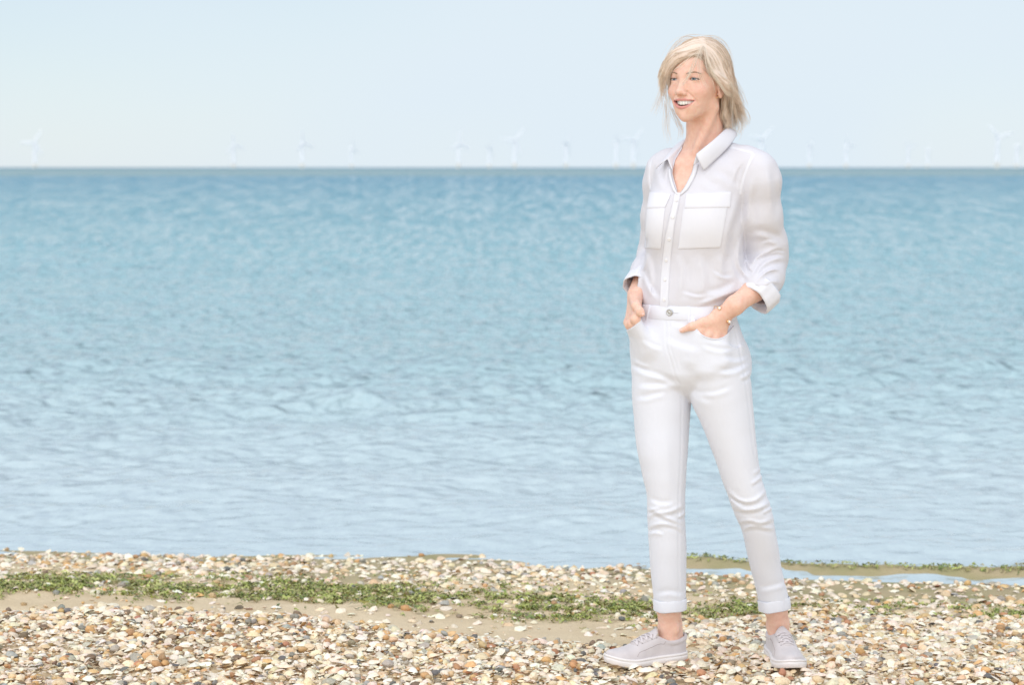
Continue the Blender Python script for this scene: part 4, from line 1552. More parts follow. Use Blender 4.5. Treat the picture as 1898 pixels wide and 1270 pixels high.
# soft blousing above the waistband
x, y, z = sf.pts(sf.box((-9, -9, -9), (9, 9, 9)))
# cloth folds
for L, a, w, kd in (
        ([(1386, 505), (1402, 478), (1425, 466), (1452, 458)], .0050, 7, 'ridge'),
        ([(1394, 518), (1412, 492), (1436, 480), (1459, 478)], .0045, 7, 'ridge'),
        ([(1404, 520), (1424, 502), (1445, 500)], .0035, 6, 'ridge'),
        ([(1412, 530), (1432, 522), (1448, 524)], .0030, 6, 'ridge'),
        ([(1390, 440), (1408, 432), (1432, 440), (1452, 456)], .0030, 9, 'step'),
        ([(1398, 330), (1394, 380), (1392, 430)], .0025, 9, 'step'),
        ([(1425, 300), (1432, 350), (1434, 410)], .0022, 9, 'step'),
        ([(1376, 350), (1366, 390), (1352, 440), (1345, 500)], .0030, 9, 'step'),
        ([(1372, 440), (1368, 480), (1378, 505), (1392, 518)], .0035, 6, 'ridge'),
        ([(1290, 566), (1320, 556), (1350, 545), (1378, 534)], .0042, 6, 'ridge'),
        ([(1306, 545), (1335, 540), (1366, 524)], .0030, 8, 'step'),
        ([(1262, 470), (1268, 510), (1262, 556)], .0022, 9, 'step'),
        ([(1300, 470), (1310, 515), (1302, 560)], .0022, 11, 'step'),
        ([(1340, 470), (1344, 520)], .0025, 10, 'step'),
        ([(1206, 470), (1210, 520), (1206, 556)], .0025, 7, 'step'),
        ([(1193, 500), (1203, 530), (1222, 556)], .0028, 6, 'step'),
        ([(1320, 318), (1345, 330), (1368, 352)], .0020, 9, 'step'),
        ([(1300, 330), (1318, 345), (1330, 352)], .0015, 8, 'step'),
        ([(1222, 300), (1226, 330), (1236, 352)], .0020, 7, 'step'),
        ([(1208, 300), (1206, 340), (1208, 352)], .0020, 6, 'step'),
        ([(1392, 508), (1404, 488), (1418, 478)], .0024, 3, 'ridge'),
        ([(1400, 524), (1414, 508), (1432, 500), (1448, 500)], .0022, 3, 'ridge'),
        ([(1426, 470), (1442, 466), (1456, 468)], .0020, 3, 'step'),
        ([(1408, 452), (1424, 446), (1440, 450)], .0016, 4, 'step'),
        ([(1382, 480), (1388, 494), (1398, 504)], .0022, 3, 'ridge'),
        ([(1262, 540), (1290, 548), (1312, 546)], .0014, 4, 'step'),
        ([(1320, 500), (1338, 512), (1360, 512)], .0014, 4, 'step'),
        ([(1376, 300), (1366, 320), (1360, 345)], .0014, 4, 'step'),
        ([(1246, 300), (1238, 318), (1232, 345)], .0014, 4, 'step'),
        ([(1200, 470), (1196, 490), (1184, 508)], .0028, 5, 'ridge')):
    crease(sf, L, a * 1.3, w * 0.7, kd, ymax=PY + 0.15)
# sewn seams: arm hole, yoke
for L in ([(1398, 283), (1388, 305), (1378, 330), (1373, 358)], [(1351, 272), (1375, 277), (1398, 283)], [(1207, 292), (1204, 320), (1206, 350)]):
    crease(sf, L, .0015, 2.2, 'valley', fade=0.04)
V, Q = sf.nets(1)
nz_ = noise3(V[:, 0] * 9, V[:, 1] * 9, V[:, 2] * 7, 8) * 0.0008 + noise3(V[:, 0] * 30, V[:, 1] * 30, V[:, 2] * 24, 9) * 0.0004
V = V + nz_[:, None] * sf.grad(V)
C = V[Q].mean(1)
Uq, Vq = proj(*C.T)
# open neck: the V in front and the hole the neck comes through
NECK_V = [(1282, 246), (1272, 262), (1251, 296), (1245.5, 320), (1257.5, 362), (1270, 344), (1281, 322), (1288, 300), (1296, 283), (1330, 250), (1322, 240)]
hole = in_poly(Uq, Vq, NECK_V) & (C[:, 1] < PY + 0.02)
nc = A(1306, 262, 0.005)
hole |= (((C[:, 0] - nc[0]) / 0.062) ** 2 + ((C[:, 1] - nc[1]) / 0.066) ** 2 < 1) & (C[:, 2] > A(1306, 285)[2])
# sleeve mouths
CLA, CLB = A(1416, 522, -.065), A(1401, 546, -.092)
CRA, CRB = A(1193, 512, .085), A(1183, 528, .055)


def past(P, a, b, r):
    d = (b - a) / np.linalg.norm(b - a)
    t = (P - b) @ d
    q = P - b - t[:, None] * d
    return (t > 0) & (np.linalg.norm(q, axis=1) < r) & (t < 0.045)


near_torso = np.abs(tor(*C.T)) < 0.013
gone = hole | (C[:, 2] < WAIST_Z - 0.02) | ((past(C, CLA, CLB, 0.056) | past(C, CRA, CRB, 0.046)) & ~near_torso)
V, Q = keep_faces(V, Q, ~gone)
V = smooth_rim(V, Q, 10)
m_linen = mat('white_linen', (0.775, 0.77, 0.825), 0.9, 0.15)
b1 = add_bump(m_linen, 700, 0.35, 0.0010, 2.0, 'Object', None, (0.12, 1, 1))
b2 = add_bump(m_linen, 700, 0.35, 0.0010, 2.0, 'Object', b1, (1, 1, 0.12))
add_bump(m_linen, 70, 0.25, 0.002, 3.0, 'Object', b2)
tcw = nd(m_linen, 'ShaderNodeTexCoord')
mpw = nd(m_linen, 'ShaderNodeMapping')
mpw.inputs['Rotation'].default_value = (0.3, 0.5, 0.2)
mpw.inputs['Scale'].default_value = (1.0, 1.0, 0.55)
wr = nd(m_linen, 'ShaderNodeTexNoise', Scale=17.0, Detail=2.0, Distortion=0.6)
wr.noise_type = 'RIDGED_MULTIFRACTAL'
lk(m_linen, tcw.outputs['Object'], mpw.inputs['Vector'])
lk(m_linen, mpw.outputs['Vector'], wr.inputs['Vector'])
bw = nd(m_linen, 'ShaderNodeBump', Strength=0.16, Distance=0.005)
lk(m_linen, wr.outputs['Fac'], bw.inputs['Height'])
lk(m_linen, bsdf(m_linen).inputs['Normal'].links[0].from_socket, bw.inputs['Normal'])
lk(m_linen, bw.outputs['Normal'], bsdf(m_linen).inputs['Normal'])
# thin cloth: some of the light comes through
tr = nd(m_linen, 'ShaderNodeBsdfTranslucent')
tr.inputs['Color'].default_value = (0.86, 0.80, 0.82, 1)
ms = nd(m_linen, 'ShaderNodeMixShader')
ms.inputs['Fac'].default_value = 0.08
out_ = [q for q in m_linen.node_tree.nodes if q.type == 'OUTPUT_MATERIAL'][0]
lk(m_linen, bsdf(m_linen).outputs[0], ms.inputs[1])
lk(m_linen, tr.outputs[0], ms.inputs[2])
tp = nd(m_linen, 'ShaderNodeBsdfTransparent')
ms2 = nd(m_linen, 'ShaderNodeMixShader')
ms2.inputs['Fac'].default_value = 0.10
lk(m_linen, ms.outputs[0], ms2.inputs[1])
lk(m_linen, tp.outputs[0], ms2.inputs[2])
lk(m_linen, ms2.outputs[0], out_.inputs['Surface'])
shirt = solid(link('shirt', mesh_np('shirt', V - PB, Q), m_linen, person), 0.0012, -1)
tag(shirt, 'loose white linen shirt with sleeves rolled to the forearm')


def patch(fld, corners, nu, nv_, off, name, parent, mt, puff=0.0, wav=0.0):
    """Cloth panel laid on a field: corners are pixel quads (tl, tr, br, bl), possibly with extra bottom points."""
    tl, tr_, br, bl = [np.array(c, float) for c in corners]
    P = []
    for j in range(nv_ + 1):
        b = j / nv_
        for i in range(nu + 1):
            a = i / nu
            P.append((tl * (1 - a) + tr_ * a) * (1 - b) + (bl * (1 - a) + br * a) * b)
    H = fld.hit(P)
    # even out single stray hits
    G = H.reshape(nv_ + 1, nu + 1, 3)
    for _ in range(2):
        G[1:-1, 1:-1] = 0.5 * G[1:-1, 1:-1] + 0.125 * (G[:-2, 1:-1] + G[2:, 1:-1] + G[1:-1, :-2] + G[1:-1, 2:])
    H = G.reshape(-1, 3)
    N = fld.grad(H, 0.004)
    ii = np.arange((nu + 1) * (nv_ + 1))
    a, b = (ii % (nu + 1)) / nu, (ii // (nu + 1)) / nv_
    bul = puff * np.sin(np.pi * a) * np.sin(np.pi * np.clip(b, 0.05, 1)) + wav * np.sin(a * 9 + b * 3)
    edge = (a == 0) | (a == 1) | (b == 0) | (b == 1)
    top = H + N * (off + bul)[:, None]
    low = H - N * 0.001
    V = np.vstack([top, low])
    n = len(top)
    idx = ii.reshape(nv_ + 1, nu + 1)
    F = [(idx[j, i], idx[j + 1, i], idx[j + 1, i + 1], idx[j, i + 1]) for j in range(nv_) for i in range(nu)]
    loop = list(idx[0, :]) + list(idx[1:, -1]) + list(idx[-1, -2::-1]) + list(idx[-2:0:-1, 0])
    F += [(loop[q], loop[(q + 1) % len(loop)], loop[(q + 1) % len(loop)] + n, loop[q] + n) for q in range(len(loop))]
    o = link(name, Bag().add(V - PB, F).mesh(name), mt, parent)
    md = o.modifiers.new('edge', 'BEVEL')
    md.width, md.segments, md.limit_method, md.angle_limit = 0.0007, 2, 'ANGLE', RAD(50)
    return o


def stitched(fld, px_line, off, r, name, parent, mt, n=30):
    L = np.asarray(px_line, float)
    P = curve3(np.column_stack([L, np.zeros(len(L))]), n)[:, :2] if len(L) > 2 else np.linspace(L[0], L[1], n)
    H = fld.hit(P)
    H = H + fld.grad(H, 0.004) * off
    V, F = tube(H, r, 5)
    return link(name, Bag().add(V - PB, F).mesh(name), mt, parent)


m_linen2 = mat('white_linen_doubled', (0.745, 0.75, 0.81), 0.9, 0.15)
c1 = add_bump(m_linen2, 700, 0.12, 0.0008, 2.0, 'Object', None, (0.3, 1, 1))
add_bump(m_linen2, 60, 0.15, 0.002, 3.0, 'Object', c1)
# breast pockets and their flaps
patch(sf, [(1268, 382), (1348, 381), (1335, 458), (1257, 461)], 18, 18, 0.0022, 'pocket', shirt, m_linen2, 0.0006)
patch(sf, [(1273, 360.5), (1354, 356), (1352, 384), (1269, 385.5)], 18, 7, 0.0038, 'pocket_flap', shirt, m_linen2, 0.0006)
patch(sf, [(1201, 382), (1233, 383), (1225, 461), (1195, 459)], 9, 18, 0.0022, 'pocket', shirt, m_linen2, 0.0006)
patch(sf, [(1206, 356.5), (1244, 360.5), (1233, 384.5), (1201, 385.5)], 9, 7, 0.0038, 'pocket_flap', shirt, m_linen2, 0.0006)
# raised seam bands: arm hole and yoke


def band(fld, line, w, off, name, parent, mt, n=26):
    c = curve3(np.column_stack([np.asarray(line, float), np.zeros(len(line))]), n)[:, :2]
    t = np.gradient(c, axis=0)
    nrm = np.column_stack([-t[:, 1], t[:, 0]]) / np.linalg.norm(t, axis=1)[:, None]
    H = fld.hit(np.vstack([c - nrm * w / 2, c, c + nrm * w / 2]))
    N = fld.grad(H, 0.004)
    lift = np.concatenate([np.full(n, -0.0006), np.full(n, off), np.full(n, -0.0006)])
    V = H + N * lift[:, None]
    F = [(j * n + i, j * n + i + 1, (j + 1) * n + i + 1, (j + 1) * n + i) for j in range(2) for i in range(n - 1)]
    return link(name, Bag().add(V - PB, F).mesh(name), mt, parent)


band(sf, [(1397, 284), (1389, 300), (1380, 325), (1374, 345), (1372, 360)], 5, 0.0016, 'seam', shirt, m_linen2)
band(sf, [(1353, 272), (1375, 277), (1397, 283)], 4, 0.0016, 'seam', shirt, m_linen2)
band(sf, [(1209, 292), (1205, 310), (1204, 335), (1206, 352)], 3.5, 0.0014, 'seam', shirt, m_linen2)
# button band
BAND_L = [(1251, 357), (1247, 375), (1239, 410), (1233, 440), (1229, 480), (1226, 520), (1225, 550), (1224, 570)]
BAND_R = [(1262, 357), (1259, 375), (1252, 410), (1248, 440), (1244, 480), (1241, 520), (1239.5, 550), (1239, 570)]
bl = curve3(np.column_stack([BAND_L, np.zeros(8)]), 26)[:, :2]
br = curve3(np.column_stack([BAND_R, np.zeros(8)]), 26)[:, :2]
P = np.array([l * (1 - a) + r * a for l, r in zip(bl, br) for a in np.linspace(0, 1, 5)])
H = sf.hit(P)
N = sf.grad(H, 0.004)
top = H + N * 0.0030
low = H - N * 0.001
n = len(top)
idx = np.arange(n).reshape(26, 5)
F = [(idx[j, i], idx[j + 1, i], idx[j + 1, i + 1], idx[j, i + 1]) for j in range(25) for i in range(4)]
for cset in (idx[:, 0], idx[:, 4]):
    F += [(cset[q], cset[q + 1], cset[q + 1] + n, cset[q] + n) for q in range(25)]
link('button_band', Bag().add(np.vstack([top, low]) - PB, F).mesh('button_band'), m_linen2, shirt)
m_pearl = mat('pearl_button', (0.80, 0.79, 0.80), 0.25, 0.5)
for u, v in ((1254, 371), (1247.2, 402), (1241, 443), (1236, 482), (1233.5, 518.5), (1232, 556)):
    h = sf.hit([(u, v)])
    g = sf.grad(h, 0.004)
    Vb, Fb = disc_on(h[0] + g[0] * 0.003, g[0], [(0, .0046), (.0016, .0048), (.0022, .0040), (.0017, .0026), (.0017, .0006)], 14)
    link('shirt_button', Bag().add(Vb - PB, Fb).mesh('shirt_button'), m_pearl, shirt)


# collar: a stand round the neck and a leaf folded over it
def sh_off(u, v, off):
    h = sf.hit([(u, v)])[0]
    return A(u, v, h[1] - PY - off)


FOLD = [A(1291, 287, -0.098), A(1303, 277, -0.096), A(1321, 262, -0.082), A(1340, 244, -0.046), A(1349, 236.5, -0.010), A(1343, 235, 0.040), A(1322, 240, 0.075), A(1300, 247, 0.085), A(1284, 252, 0.075), A(1274, 257, 0.048), A(1262, 272, 0.018), A(1248, 286, -0.012), A(1238, 296, -0.036)]
LEAF = [sh_off(1305, 316, .010), sh_off(1318, 303, .010), sh_off(1336, 286, .010), sh_off(1352, 269, .010), A(1364, 252, -0.020), A(1362, 246, 0.050), A(1335, 247, 0.105), A(1300, 254, 0.118), A(1270, 262, 0.105), A(1252, 270, 0.075), A(1242, 282, 0.035), A(1228, 300, -0.005), A(1216, 312, -0.022)]
STAND = [A(1285, 306, -0.094), A(1300, 296, -0.088), A(1320, 285, -0.075), A(1340, 270, -0.045), A(1346, 262, -0.008), A(1340, 258, 0.045), A(1320, 260, 0.072), A(1300, 264, 0.082), A(1284, 268, 0.072), A(1268, 274, 0.040), A(1256, 288, 0.010), A(1248, 302, -0.022), A(1246, 315, -0.050)]
n = 64
cf, cl, cs = curve3(FOLD, n), curve3(LEAF, n), curve3(STAND, n)
rows = []
for a in np.linspace(0, 1, 7):                           # stand, from neckline up to the fold
    rows.append(cs * (1 - a) + cf * a)
outd = cf - np.array([nc[0], nc[1], 0])
outd[:, 2] = 0
outd /= np.linalg.norm(outd, axis=1)[:, None]
rows.append(cf + outd * 0.002 + [0, 0, 0.0022])
for a in np.linspace(0.06, 1, 9):                        # leaf
    q = (cf + outd * 0.005) * (1 - a) + cl * a
    q = q + outd * (0.005 * math.sin(math.pi * a))
    rows.append(q)
V = np.vstack(rows)
F = [(j * n + i, j * n + i + 1, (j + 1) * n + i + 1, (j + 1) * n + i) for j in range(len(rows) - 1) for i in range(n - 1)]
col = link('collar', Bag().add(V - PB, F).mesh('collar'), m_linen2, shirt)
solid(col, 0.0022, 0)
# facing edges of the open neck
ED_L = [(1246, 312), (1247, 325), (1252, 345), (1258, 361)]
ED_R = [(1286, 304), (1281, 322), (1270, 344), (1258, 361)]
for L, w in ((ED_L, 7), (ED_R, 9)):
    c = curve3(np.column_stack([L, np.zeros(len(L))]), 20)[:, :2]
    sgn = -1 if L is ED_L else 1
    c2 = c + np.column_stack([np.full(20, sgn * w), np.full(20, 1.0)])
    c2[-4:, 0] = c[-4:, 0] + sgn * w * np.array([0.9, 0.75, 0.6, 0.45])
    Hc = sf.hit(np.vstack([c + [sgn * 1.0, 0], (c + c2) / 2, c2]))
    Nn = sf.grad(Hc, 0.004)
    T_ = Hc + Nn * 0.0026
    V = np.vstack([T_, Hc[:20] - Nn[:20] * 0.002])
    F = [(j * 20 + i, j * 20 + i + 1, (j + 1) * 20 + i + 1, (j + 1) * 20 + i) for j in range(2) for i in range(19)]
    F += [(i, i + 1, 60 + i + 1, 60 + i) for i in range(19)]
    o = link('neck_facing', Bag().add(V - PB, F).mesh('neck_facing'), m_linen2, shirt)
    solid(o, 0.0012, -1)


# rolled cuffs: a loose doubled band round each forearm
def cuff(a, b, ra, rb, name, shift, sag=0.0, seed=0, n=56):
    ax = b - a
    L = np.linalg.norm(ax)
    ax = ax / L
    e1 = np.cross(ax, [0, 1.0, 0])
    e1 /= np.linalg.norm(e1)
    e2 = np.cross(ax, e1)
    prof = [(0.25, 0.90), (0.02, 0.985), (-0.02, 1.03), (0.10, 1.075), (0.5, 1.09), (0.9, 1.085), (1.03, 1.05), (1.0, 1.00), (0.85, 0.965), (0.55, 0.955), (0.25, 0.95)]
    V = []
    for i in range(n):
        t = 2 * math.pi * i / n
        w = 1 + 0.03 * math.sin(3 * t + seed) + 0.022 * math.sin(7 * t + 2 * seed) + 0.015 * math.sin(11 * t + seed)
        for s, r in prof:
            rr = (ra + (rb - ra) * s) * r * w
            p = a + ax * (L * s * (1 + 0.06 * math.sin(2 * t + seed))) + shift * s + rr * (math.cos(t) * e1 + math.sin(t) * e2)
            V.append(p)
    k = len(prof)
    F = [(i * k + j, ((i + 1) % n) * k + j, ((i + 1) % n) * k + j + 1, i * k + j + 1) for i in range(n) for j in range(k - 1)]
    V = np.array(V)
    return link(name, Bag().add(V - PB, F).mesh(name), m_linen2, shirt)


cuff(A(1418, 533, -.070), A(1397, 556, -.090), .0500, .0455, 'cuff', np.array([0, 0, 0]), seed=1.0)
cuff(A(1193, 512, .090), A(1180, 533, .046), .0375, .0385, 'cuff', np.array([0, 0, 0]), seed=2.3)
# ------------------------------------------------------------------ body: one continuous skin
HEAD_O = A(1294.5, 149, -0.035)                  # between the ears at eye level
HYAW, HPIT, HROL = RAD(37), RAD(1.0), RAD(-0.8)
_f = np.array([-math.sin(HYAW) * math.cos(HPIT), -math.cos(HYAW) * math.cos(HPIT), math.sin(HPIT)])
_l = np.array([math.cos(HYAW), -math.sin(HYAW), 0.0])
_u = np.cross(_l, _f) * -1
_u = _u if _u[2] > 0 else -_u
_l, _u = _l * math.cos(HROL) + _u * math.sin(HROL), _u * math.cos(HROL) - _l * math.sin(HROL)
HM = np.array([_l, _f, _u])                    # rows: her left, forward, up


def hw(p):
    """Head coordinates (cm: left, forward, up) to world."""
    return HEAD_O + (np.asarray(p, float) * 0.01) @ HM


def hl(P):
    """World to head coordinates in cm."""
    return ((P - HEAD_O) @ HM.T) * 100


zu_ = lambda ax: -5.78 + 0.20 * (ax / 3.4) ** 2                 # lower edge of the upper lip
zl_ = lambda ax: -7.25 + 1.62 * np.clip(ax / 3.4, 0, 2) ** 2.3  # upper edge of the lower lip


def head_field(x, y, z):
    ax = np.abs(x)
    d = ell(x, y, z, (0, -1.5, 2.7), (7.05, 9.0, 8.4))
    d = smin(d, ell(x, y, z, (0, 1.9, -0.6), (6.1, 6.65, 8.2)), 1.8)
    # jaw and chin
    d = smin(d, cone(ax, y, z, (0.2, 5.3, -9.1), (3.95, 0.5, -6.1), 1.8, 1.75), 1.9)
    d = smin(d, ell(ax, y, z, (0.0, 6.2, -9.75), (1.5, 1.7, 1.6)), 1.2)
    # side of the face, from cheek bone to chin
    d = smin(d, cone(ax, y, z, (3.1, 4.0, -3.4), (1.75, 5.0, -7.8), 2.55, 2.0), 2.0)
    # muzzle behind lips
    d = smin(d, ell(x, y, z, (0, 6.1, -6.4), (3.2, 2.35, 2.6)), 1.4)
    # cheeks lifted by the smile
    d = smin(d, ell(ax, y, z, (3.45, 5.55, -3.2), (2.1, 1.75, 1.7)), 1.5)
    # brow
    d = smin(d, cone(ax, y, z, (0.6, 7.45, 1.5), (4.1, 6.1, 1.8), 0.8, 0.65), 1.2)
    # eye sockets
    d = smax(d, -ell(ax, y, z, (3.15, 8.9, 0.05), (1.75, 1.55, 0.95)), 0.8)
    # nose
    n = cone(x, y, z, (0, 7.8, 0.9), (0, 9.6, -3.3), 0.62, 0.66)
    n = smin(n, ell(x, y, z, (0, 9.75, -3.55), (0.80, 0.92, 0.78)), 0.5)
    n = smin(n, ell(ax, y, z, (1.00, 8.70, -3.85), (0.62, 0.80, 0.58)), 0.4)
    n = smin(n, ell(ax, y, z, (0.62, 8.55, -2.9), (0.62, 0.95, 1.0)), 0.6)
    d = smin(d, n, 0.75)
    d = smax(d, -ell(ax, y, z, (0.56, 9.2, -4.55), (0.30, 0.5, 0.28)), 0.15)
    # smile lines, drawn into the surface
    sl, _ = poly_dist(ax, z, [(1.55, -3.35), (2.2, -4.0), (3.0, -4.75), (3.7, -5.7), (3.85, -6.5)])
    d = d + np.where(y > 4.5, 0.17 * np.exp(-(sl / 0.20) ** 2) - 0.06 * np.exp(-((np.abs(sl) - 0.55) / 0.3) ** 2), 0)
    # mouth opening, lips
    cut = np.maximum(np.maximum(z - zu_(ax), zl_(ax) - z), 5.6 - 0.22 * ax * ax - y)
    d = smax(d, -cut, 0.08)
    up = np.minimum(np.minimum(cone(ax, y, z, (0, 8.30, -5.50), (1.3, 8.05, -5.44), 0.27, 0.30), cone(ax, y, z, (1.3, 8.05, -5.44), (2.5, 7.30, -5.44), 0.30, 0.24)), cone(ax, y, z, (2.5, 7.30, -5.44), (3.5, 6.25, -5.56), 0.24, 0.11))
    lo = np.minimum(np.minimum(cone(ax, y, z, (0, 8.10, -7.66), (1.3, 7.85, -7.40), 0.42, 0.40), cone(ax, y, z, (1.3, 7.85, -7.40), (2.5, 7.00, -6.62), 0.40, 0.30)), cone(ax, y, z, (2.5, 7.00, -6.62), (3.5, 6.20, -5.66), 0.30, 0.11))
    d = smin(d, up, 0.28)
    d = smin(d, lo, 0.28)
    # lids, with the narrowed eye opening
    r = np.sqrt((ax - 3.08) ** 2 + (y - 6.45) ** 2 + z ** 2)
    d = smin(d, r - 1.36, 0.45)
    w = np.clip((ax - 3.12) / 1.42, -1, 1)
    open_ = np.maximum(z - (0.32 * (1 - w * w) - 0.02 * w), (-0.27 * (1 - w * w) - 0.02 * w) - z)
    d = smax(d, -np.maximum(np.maximum(open_, 1.12 - r), 6.9 - y), 0.05)
    # ears
    e = ell(ax, y, z, (6.75, -0.9, -1.75), (0.55, 1.55, 2.75))
    e = smin(e, ell(ax, y, z, (6.95, -0.35, -3.95), (0.42, 0.72, 0.85)), 0.5)
    e = smax(e, -ell(ax, y, z, (7.30, -0.60, -1.7), (0.55, 0.95, 1.7)), 0.2)
    e = smin(e, cone(ax, y, z, (7.0, -0.2, -0.9), (7.0, -1.2, -0.2), 0.22, 0.22), 0.2)
    d = smin(d, e, 0.5)
    return d


hx, hy, hz = HEAD_O
bx0, bx1 = A(1142, 600)[0], A(1480, 600)[0]
bf_ = Field(axis(bx0, bx1, 0.0055, [(hx - .10, hx + .10, .0020), (A(1145, 590)[0], A(1205, 590)[0], .0030), (A(1255, 590)[0], A(1420, 590)[0], .0030)]),
            axis(PY - .30, PY + .30, 0.0060, [(hy - .125, hy + .115, .0021), (PY - .22, PY + .02, .0034)]),
            axis(-0.005, HEAD_O[2] + .13, 0.0075, [(HEAD_O[2] - .13, HEAD_O[2] + .115, .0020), (A(1300, 650)[2], A(1300, 520)[2], .0030)]))
# trunk and legs under the clothes
tin = Loft(TORSO, -0.016)
bf_.op(*tin.bounds(), tin)
pin = Loft(PELVIS, -0.014)
bf_.op(*pin.bounds(), pin, .02)
for LG in (LEG_R, LEG_L):
    li = Loft(LG[:-2] + [(1108, *LG[-2][1:])], -0.012)
    bf_.op(*li.bounds(), li, .03)
# ankles and feet (inside the shoes)
for S, top, bump in ((SHOE_R, A(1241, 1085, .022), .030), (SHOE_L, A(1430, 1085, .052), -.030)):
    an = foot_at(S, .052, .10)
    kn = top + (an - top) * 0.55
    bf_.cones([top, kn, an, foot_at(S, .050, .068), foot_at(S, .044, .055)], [.040, .0335, .0290, .0265, .0250], .012)
    bf_.cones([foot_at(S, .040, .054), foot_at(S, .110, .050), foot_at(S, .190, .040)], [.0225, .0190, .0130], .012)
    f_ = (S[1] - S[0]) / np.linalg.norm(S[1] - S[0])
    for sg_ in (1, -1):
        m_ = foot_at(S, .046, .097 - .004 * sg_) + sg_ * .026 * np.array([f_[1], -f_[0], 0])
        bf_.op(m_ - .04, m_ + .04, lambda x, y, z: ell(x, y, z, m_, (.0085, .0085, .011)), .016)
    bf_.cones([foot_at(S, .024, .13), foot_at(S, .018, .07)], [.010, .012], .020)
# arms
LFA = A(1398, 538, -.085)
bf_.cones([SHR, ELR, RW], [.036, .032, .024], .02)
bf_.cones([SHL, ELL, LFA], [.036, .033, .0315], .02)
bf_.cones([LFA, A(1362, 566, -.130), LW], [.0295, .0255, .0215], .012)
# hands
hand(bf_, LW, L_KN, L_TIP, L_TH)
hand(bf_, RW, R_KN, R_TIP, R_TH)
# neck and the hollow of the throat
bf_.cones([hw((0, -2.6, -4.0)), A(1306, 236, -.002), A(1308, 268, .006)], [.050, .0455, .0485], .02)
bf_.cones([A(1309, 272, .006), A(1345, 300, -.02)], [.044, .028], .03)
bf_.cones([A(1309, 272, .006), A(1268, 306, .03)], [.044, .028], .03)
bf_.op(A(1220, 400, -.2), A(1320, 280, .05), lambda x, y, z: ell(x, y, z, A(1268, 345, -.030), (.055, .048, .085)), .04)
for a, b in (((1277, 304, -.066), (1330, 296, -.056)), ((1268, 304, -.060), (1240, 302, -.01))):
    bf_.cones([A(*a), A(*b)], [.0085, .0085], .014)
# cord of the neck
bf_.cones([hw((5.0, -0.6, -7.5)), A(1288, 282, -.050)], [.010, .006], .024)
# head
s = bf_.box(HEAD_O - .135, HEAD_O + .135)
x, y, z = bf_.pts(s)
loc = [((x - HEAD_O[0]) * HM[i, 0] + (y - HEAD_O[1]) * HM[i, 1] + (z - HEAD_O[2]) * HM[i, 2]).astype(f32) * 100 for i in range(3)]
hd = (head_field(*loc) * 0.01).astype(f32)
bf_.F[s] = smin(bf_.F[s], hd, 0.022)
# the union must not fill the mouth and eyes again
lx, ly, lz = loc
V, Q = bf_.nets(1)

# nowhere through the shirt
sv = sf.sample(V)
uu, vv_ = proj(*V.T)
push = (uu > 1225) & (uu < 1325) & (vv_ < 420) & (V[:, 1] < PY + 0.02) & (sv > -0.006) & (sv < 0.06)
ramp = sstep(268, 312, vv_)
V = np.where(push[:, None], V - sf.grad(V, 0.006) * (np.clip(sv + 0.006, 0, 0.06) * ramp)[:, None], V)

# colour of the skin: lips, cheeks, gums, nails
Lc = hl(V)
ax, yl, zl2 = np.abs(Lc[:, 0]), Lc[:, 1], Lc[:, 2]
base = np.array([0.795, 0.53, 0.425])
Cc = np.repeat(base[None], len(V), 0)


def blend(mask, col):
    global Cc
    m = np.clip(mask, 0, 1)[:, None]
    Cc = Cc * (1 - m) + np.asarray(col)[None] * m


gs = lambda d, w: np.exp(-(d / w) ** 2)
blend(0.30 * gs(np.sqrt((ax - 4.2) ** 2 + (yl - 6.5) ** 2 + (zl2 + 3.2) ** 2), 2.0), (0.78, 0.38, 0.32))
blend(0.25 * gs(np.sqrt(Lc[:, 0] ** 2 + (yl - 10.2) ** 2 + (zl2 + 3.6) ** 2), 1.0), (0.78, 0.40, 0.34))
zut = -5.16 - 0.36 * np.clip(ax / 3.5, 0, 1) ** 2 - 0.06 * gs(ax, 0.35)
zlb = -8.12 + 2.45 * np.clip(ax / 3.55, 0, 1.2) ** 2.2
front_ = (yl > 5.4) & (ax < 3.62)
lipmask = front_ * np.clip((zut - zl2) / 0.10, 0, 1) * np.clip((zl2 - zlb) / 0.12, 0, 1)
blend(lipmask * 0.9, (0.62, 0.265, 0.25))
inside = front_ & (yl < 7.5 - 0.16 * ax ** 2) & (zl2 < zu_(ax) + 0.1) & (zl2 > zl_(ax) - 0.3)
blend(inside * 1.0, (0.34, 0.11, 0.10))
blend(0.35 * gs(np.sqrt(((ax - 3.15) / 1.7) ** 2 + ((zl2 - 0.35) / 0.6) ** 2), 1.0) * (yl > 6), (0.55, 0.32, 0.25))
sc_ = np.clip((yl - 1.2) / 6.0, 0, 1)
zh = np.where(yl > 1.2, -0.5 + 6.6 * sc_ ** 0.55, np.where(yl > -2.2, -0.5, -7.5))
blend(np.clip((zl2 - zh) / 0.5, 0, 1) * (zl2 > -8), (0.50, 0.38, 0.26))
me = mesh_np('body', V - PB, Q)
set_col(me, Cc)
m_skin = mat('skin', base, 0.48, 0.4)
a_ = nd(m_skin, 'ShaderNodeAttribute', attribute_name='Col')
tcs = nd(m_skin, 'ShaderNodeTexCoord')
ns_ = nd(m_skin, 'ShaderNodeTexNoise', Scale=75.0, Detail=4.0, Roughness=0.65)
lk(m_skin, tcs.outputs['Object'], ns_.inputs['Vector'])
rs_ = nd(m_skin, 'ShaderNodeValToRGB')
rs_.color_ramp.elements[0].position, rs_.color_ramp.elements[0].color = 0.34, (0.95, 0.84, 0.80, 1)
rs_.color_ramp.elements[1].position, rs_.color_ramp.elements[1].color = 0.66, (1.03, 1.05, 1.05, 1)
lk(m_skin, ns_.outputs['Fac'], rs_.inputs['Fac'])
mxk = nd(m_skin, 'ShaderNodeMix', data_type='RGBA', blend_type='MULTIPLY')
mxk.inputs['Factor'].default_value = 0.8
